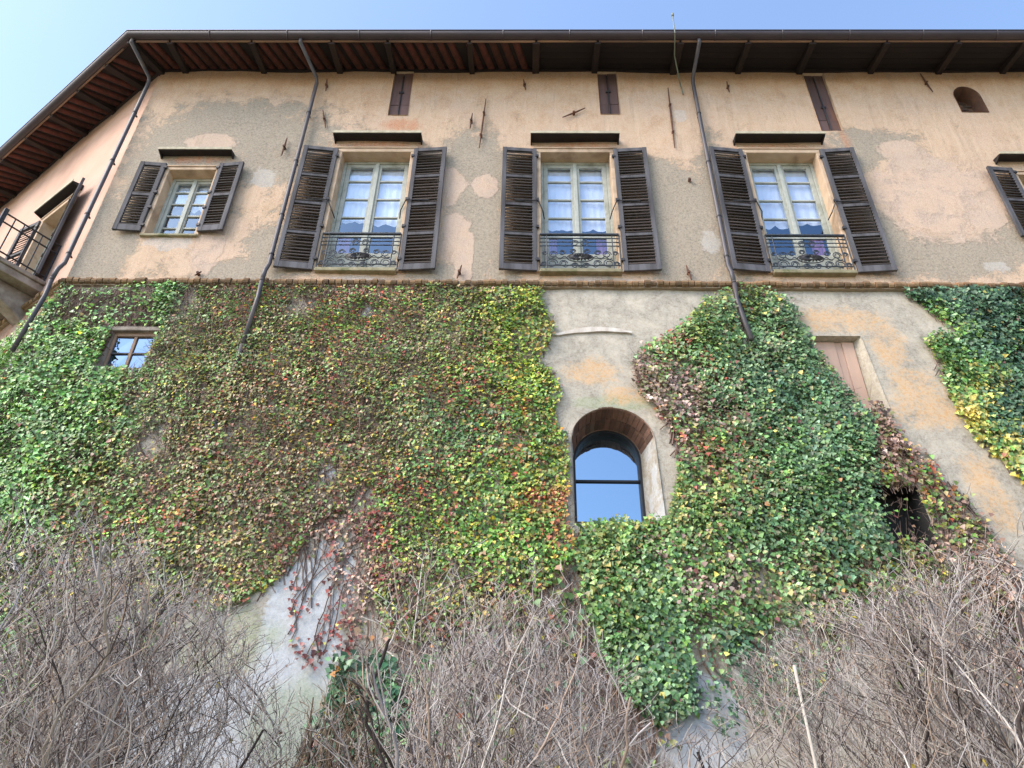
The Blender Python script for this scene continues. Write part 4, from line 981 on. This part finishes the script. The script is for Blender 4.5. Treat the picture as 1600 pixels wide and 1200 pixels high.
BARKS = pal((126, 106, 98), (110, 92, 84), (142, 122, 110), (96, 80, 74), (130, 104, 88))
def climbing_stems(fr, poly, count, parent, seg=.12, rad=(.004, .010), lean=.35, thin=True, rep=1.):
    A = []; B = []; ra = []; rb = []; col = []
    P_ = np.array(poly); x0, z0 = P_.min(0); x1, z1 = P_.max(0)
    for i in range(count):
        x = random.uniform(x0, x1); z = random.uniform(z0, z1-.4)
        an = random.gauss(math.pi/2, lean); r = random.uniform(*rad); cc = BARKS[random.randrange(len(BARKS))]*random.uniform(.7, 1.2)
        L = random.randint(6, 26)
        for k in range(L):
            an += random.gauss(0, .22); an += (math.pi/2-an)*.08
            nx = x+math.cos(an)*seg; nz = z+math.sin(an)*seg
            if nz > ZS-.03: break
            inside = bool(inpoly(np.array([nx]), np.array([nz]), poly)[0]) and nx > CX-MIT*off_low(nz)+.05
            bad = (.52 < nx < 1.5 and 5.0 < nz < 6.58) or any(a < nx < b and c < nz < d for a, b, c, d in AVOID+[NICHE, HOLE])
            if inside and not bad:
                s0 = x-CX if fr == 'main' else x; s1 = nx-CX if fr == 'main' else nx
                A.append(P(fr, s0, off_low(z)+.012+r, z)); B.append(P(fr, s1, off_low(nz)+.012+r, nz)); ra.append(r); r *= .97; rb.append(r); col.append(cc)
            x, z = nx, nz
    if A:
        o = link('stem', seg_mesh('stem', A, B, ra, rb, col, M['bark'], 4), parent); o['kind'] = 'stuff'; return o
def litter_twigs(fr, x, z, parent, rad=(.0018, .0035), ln=(.05, .16), thick=.07):
    """short bare petioles and runners between the leaves"""
    n = len(x); s = x-CX if fr == 'main' else x; o = off_low(z)+.01+thick*rng.random(n)
    A = PA(fr, s, o, z); c, e, nn = FR[fr]
    L = rng.uniform(ln[0], ln[1], n)[:, None]; an = rng.normal(math.pi/2, .9, n)
    B = A+L*(e[None]*np.cos(an)[:, None]+np.array([[0, 0, 1.]])*np.sin(an)[:, None]+nn[None]*rng.normal(.1, .25, n)[:, None])
    r = rng.uniform(rad[0], rad[1], n)
    o_ = link('runner', seg_mesh('runner', A, B, r, r*.7, BARKS[rng.integers(0, len(BARKS), n)]*rng.uniform(.8, 1.3, (n, 1)), M['bark'], 3), parent); o_['kind'] = 'stuff'; return o_

# -- the big creeper on the left, thin and half bare
bare = [(-6.41, 8.62), (-5.85, 8.56), (-5.06, 8.61), (-4.95, 8.0), (-4.80, 7.7), (-5.62, 7.75), (-5.95, 7.95), (-6.3, 7.9)]
gapl = [(-2.1, 8.15, .10, .13), (-2.16, 5.56, .11, .16), (-4.3, 5.95, .18, .25), (-1.75, 5.2, .12, .2), (-3.0, 8.3, .2, .2), (-4.6, 8.35, .12, .3), (-3.6, 6.1, .2, .2)]
def den_left(x, z):
    f = np.full(x.shape, 1.0); f[inpoly(x, z, bare)] = .16
    br = (x > -4.8) & (x < -.4); f[br] *= .90
    f *= 1-.95*np.clip(blobs(x, z, gapl, 1.0), 0, 1); f *= np.clip(.55+1.3*(vnoise(x*2.7, z*2.7, 91, 3)-.22), .2, 1); return f
cr = empty('creeper', P('main', XS(-3), off_low(0), 0)); tag(cr, 'large thin olive and brown creeper covering the wall left of the arched window', 'creeper')
cr.matrix_world = Matrix.Identity(4)
x, z = sample_poly(POLY['LEFT'], 3700, .05, den_left)
gsel = x < -4.75+(vnoise(x, z, 3, 2)-.5)*.8; ysel = (x > -.75+(vnoise(x, z*1.3, 13, 2)-.5)*.9) & ~gsel; bsel = ~gsel & ~ysel
make_foliage('main', x[bsel], z[bsel], ZONES, (.022, .052), .09, cr)
make_foliage('main', x[ysel], z[ysel], ZONES, (.025, .058), .11, cr)
climbing_stems('main', POLY['LEFT'], 520, cr)
xt, zt = sample_poly(POLY['LEFT'], 900, .05, lambda a, b: np.where(a < -.6, 1., .4)); litter_twigs('main', xt, zt, cr)
xp = rng.normal(-3.62, .11, 3800); zp = rng.uniform(3.5, 7.75, 3800); make_foliage('main', xp, zp, ZONES, (.024, .054), .13, cr)
# -- green ivy at the corner
iv = empty('ivy'); tag(iv, 'bright green ivy climbing round the corner of the house at far left', 'ivy')
make_foliage('main', x[gsel], z[gsel], ZONES, (.028, .064), .12, iv)
WP = [(0, 8.4), (.6, 7.9), (1.2, 7.8), (2.2, 7.4), (4, 7.0), (4, 2.0), (-.4, 2.0)]
N = 38000; s_ = rng.uniform(-.3, 4, N); z_ = rng.uniform(2, 8.4, N); k = inpoly(s_+(vnoise(s_*2, z_*2, 5, 3)-.5)*.5, z_+(vnoise(s_*2+4, z_*2, 8, 3)-.5)*.5, WP) & (s_ > -MIT*off_low(z_)+.02)
make_foliage('wing', s_[k], z_[k], [(CX, 8, 'green'), (CX, 6.5, 'green'), (CX, 4, 'green')], (.03, .068), .12, iv)
climbing_stems('main', [(-6.95, 8.6), (-4.8, 8.6), (-4.8, 7.4), (-6.9, 6.8)], 150, iv, rad=(.005, .012))
# -- red creeper low in the gap
rc = empty('creeper'); tag(rc, 'sparse red creeper trailing over the white plaster patch low on the wall', 'creeper')
x, z = sample_poly(POLY['RED'], 1500, .08, lambda a, b: np.clip(.22+1.6*(vnoise(a*5, b*1.6, 17, 3)-.42), .03, .9)); make_foliage('main', x, z, [(-1.9, 4.4, 'red'), (-1.6, 4.9, 'dry'), (-2.2, 4.7, 'dry'), (-1.5, 3.9, 'dry'), (-2., 3.8, 'red'), (-1.7, 4.2, 'dry')], (.026, .055), .07, rc)
climbing_stems('main', POLY['RED'], 90, rc, lean=.15, rad=(.003, .007))
# -- dense dark ivy right of the arched window
iv2 = empty('ivy'); tag(iv2, 'dense dark green ivy between the arched window and the blind niche', 'ivy')
x, z = sample_poly(POLY['MID'], 3900, .05, lambda a, b: np.where((a < 2.05) & (b > 5.3) & (b < 7.4), np.clip(.25+1.6*(vnoise(a*3, b*3, 23, 3)-.3), .1, 1), 1.)*np.where((b < 4.7) & (a > 1.55), np.clip(.25+1.5*(vnoise(a*3, b*3, 63, 3)-.35)+(b-4.0)*.5, .12, 1), 1.))
make_foliage('main', x, z, ZMID, (.026, .064), .17, iv2, tilt=(.0, .9), sat=.82)
climbing_stems('main', POLY['MID'], 260, iv2, rad=(.005, .012))
xt, zt = sample_poly(POLY['MID'], 160, .05); litter_twigs('main', xt, zt, iv2)
# -- withered creeper round the dark opening
dc = empty('creeper'); tag(dc, 'withered brown creeper hanging round the dark opening at right', 'creeper')
x, z = sample_poly(POLY['DRY'], 2600, .08, lambda a, b: np.clip(.35+1.5*(vnoise(a*3, b*3, 29, 3)-.32), .05, .95)*np.where((a > HOLE[0]) & (a < HOLE[1]) & (b > HOLE[2]+.1) & (b < HOLE[3]), .14+.4*np.clip((HOLE[2]+.35-b)/.3, 0, 1), 1.))
make_foliage('main', x, z, ZDRY, (.036, .068), .11, dc); climbing_stems('main', POLY['DRY'], 160, dc)
xt, zt = sample_poly(POLY['DRY'], 420, .08); litter_twigs('main', xt, zt, dc)
# -- ivy at the right edge
iv3 = empty('ivy'); tag(iv3, 'dark ivy with a golden lower edge at the right side of the wall', 'ivy')
x, z = sample_poly(POLY['RIGHT'], 3200, .05); make_foliage('main', x, z, ZRIGHT, (.032, .070), .15, iv3, tilt=(.0, .9), sat=.85)
climbing_stems('main', POLY['RIGHT'], 160, iv3)
# -- ivy low behind the shrubs
iv4 = empty('ivy'); tag(iv4, 'sparse dark ivy low on the wall behind the middle bare shrub', 'ivy')
x, z = sample_poly(POLY['SHR'], 700, .08, lambda a, b: np.clip(.1+1.5*(vnoise(a*2.4, b*2.4, 43, 3)-.42), 0, .9)); make_foliage('main', x, z, [(0, 4, 'dull'), (-.6, 3.6, 'deep'), (.3, 3.2, 'dark'), (.5, 2.8, 'dull')], (.05, .09), .12, iv4)
x, z = sample_poly(POLY['LOW'], 900, .06); make_foliage('main', x, z, [(-1.4, 3, 'dark'), (-1.2, 2.6, 'deep')], (.055, .09), .16, iv4)
climbing_stems('main', POLY['SHR'], 260, iv4); xt, zt = sample_poly(POLY['SHR'], 500, .08); litter_twigs('main', xt, zt, iv4, ln=(.08, .25))

# ------------------------------------------------------------------ bare shrubs in front of the wall
TWIG = pal((184, 172, 162), (168, 158, 152), (204, 194, 184), (150, 138, 132), (184, 160, 142), (178, 170, 168), (124, 112, 106), (92, 80, 76), (66, 57, 54))
def shrub(cx, cy, height, spread, seed, label, stems=9, tone=(1, 1, 1), leaves=40, dens=1.0, upright=.085, squash=.42):
    rnd = random.Random(seed); root = empty('bare_shrub', (cx, cy, 0)); tag(root, label, 'shrub', 'bare shrubs along the foot of the wall')
    seg = {'A': [], 'B': [], 'ra': [], 'rb': [], 'c': []}; tips = []
    tone = np.array(tone); colr = lambda: TWIG[rnd.randrange(len(TWIG))]*rnd.uniform(.8, 1.15)*tone
    def top(q): return height*(1-.17*min(1.6, (q.x**2/spread**2)))+.05*math.sin(q.x*7+seed)+.10*(q.y+.1)
    def grow(p, d, r, L, level, store, cc):
        n = max(3, int(L/.085)); step = L/n; kink = rnd.uniform(.15, .33)
        for i in range(n):
            pull = -.10*max(0, abs(p.x)/spread-.75)*math.copysign(1, p.x)
            d = (d+Vector((rnd.gauss(pull, kink), rnd.gauss(0, kink*.8), rnd.gauss(0, .10)+upright))).normalized()
            q = p+d*step; r2 = max(.0019, r*(1-.68/n))
            if q.z > top(q)+rnd.gauss(0, .04): break
            store['A'].append(tuple(p)); store['B'].append(tuple(q)); store['ra'].append(r); store['rb'].append(r2); store['c'].append(cc)
            p, r = q, r2
            if level < 3 and q.z > 1.1 and rnd.random() < (.42, .44, .36)[level]*dens:
                a = rnd.uniform(0, 2*math.pi); tilt = rnd.uniform(.5, 1.25)
                sd_ = (d+Vector((math.cos(a), math.sin(a)*squash, rnd.uniform(-.25, .35)))*tilt).normalized()
                grow(p.copy(), sd_, r*rnd.uniform(.42, .72), L*rnd.uniform(.20, .46), level+1, seg, colr())
        if level >= 1:
            tips.append(tuple(p))
            for k in range(rnd.randint(0, 3)):
                d2 = (d+Vector((rnd.gauss(0, .6), rnd.gauss(0, .4), rnd.uniform(-.1, .55)))).normalized(); c2 = colr()
                q = p+d2*rnd.uniform(.05, .14); m_ = p.lerp(q, .5)+Vector((rnd.gauss(0, .02), rnd.gauss(0, .02), 0))
                for (u, v) in ((p, m_), (m_, q)):
                    seg['A'].append(tuple(u)); seg['B'].append(tuple(v)); seg['ra'].append(.0020); seg['rb'].append(.0013); seg['c'].append(c2)
                tips.append(tuple(q))
    for i in range(stems):
        a = 2*math.pi*i/stems+rnd.uniform(-.4, .4); b = rnd.uniform(.1, .45)
        p = Vector((math.cos(a)*b*spread*.5, math.sin(a)*b*spread*.3, 0)); out = rnd.uniform(.04, .42)*spread/1.1
        d = Vector((math.cos(a)*out, math.sin(a)*out*squash, 1)).normalized()
        st = {'A': [], 'B': [], 'ra': [], 'rb': [], 'c': []}
        grow(p, d, rnd.choice((.008, .010, .012, .014, .017)), height*rnd.uniform(1.0, 1.3), 0, st, colr()*.7)
        link('stem', seg_mesh('stem', st['A'], st['B'], st['ra'], st['rb'], st['c'], M['bark'], 6), root)
    o = link('twigs', seg_mesh('twigs', seg['A'], seg['B'], seg['ra'], seg['rb'], seg['c'], M['bark'], 4), root); o['kind'] = 'stuff'
    if leaves:
        tp = [t for t in tips if t[2] > height*.6]; rnd.shuffle(tp); tp = np.array(tp[:leaves]); n = len(tp)
        nr = rng.normal(0, 1, (n, 3)); nr[:, 1] -= 1.2; dn = np.tile([[0, 0, -1.]], (n, 1))+rng.normal(0, .25, (n, 3))
        pl_ = np.concatenate([PALS['gold'], PALS['dry'], PALS['dry'], PALS['orange']])
        o = link('leaves', leaf_mesh('leaves', tp, nr, dn, rng.uniform(.022, .05, n), pl_[rng.integers(0, len(pl_), n)]), root); o['kind'] = 'stuff'
    return len(seg['A'])
tot = []
tot.append(shrub(-2.45, -2.75, 3.36, .86, 11, 'bare grey shrub in front of the beige wall at lower left', 20, dens=1.2))
tot.append(shrub(-.12, -2.7, 3.32, .72, 23, 'bare shrub below and left of the arched window', 14, dens=1.15))
tot.append(shrub(2.5, -2.8, 3.37, 1.05, 37, 'dense bare shrub at lower right below the dark opening', 22, dens=1.18))
tot.append(shrub(-4.25, -2.6, 3.28, .75, 41, 'bare shrub cut by the left edge of the picture', 15, dens=1.15))
tot.append(shrub(-1.22, -2.5, 2.85, .22, 53, 'narrow brown broom-like shrub between two taller bare shrubs', 16, (.62, .50, .36), 0, .8, .22))
tot.append(shrub(4.5, -2.7, 3.2, .8, 67, 'bare shrub cut by the right edge of the picture', 13, dens=1.1))
print('twig segments', tot)
# canes
for (p, q, r, m, lab) in (((1.79, -3.0, 0), (1.76, -2.85, 2.93), .014, 'stake', 'pale straight stake standing in the right shrub'), ((-2.35, -2.9, 0), (-2.62, -2.8, 3.42), .011, 'cane', 'thin brown cane standing in the left shrub')):
    mb = MB(); P0, P1 = Vector(p), Vector(q)
    pts = [P0.lerp(P1, i/12)+Vector((random.gauss(0, .006), random.gauss(0, .006), 0)) for i in range(13)]
    rr = [r*(1.18 if i % 3 == 0 else 1)*(1-.3*i/12) for i in range(13)]
    mb.tube(pts, rr, 7); o = mb.build('garden_cane', M[m], None, smooth=True); tag(o, lab, 'cane')
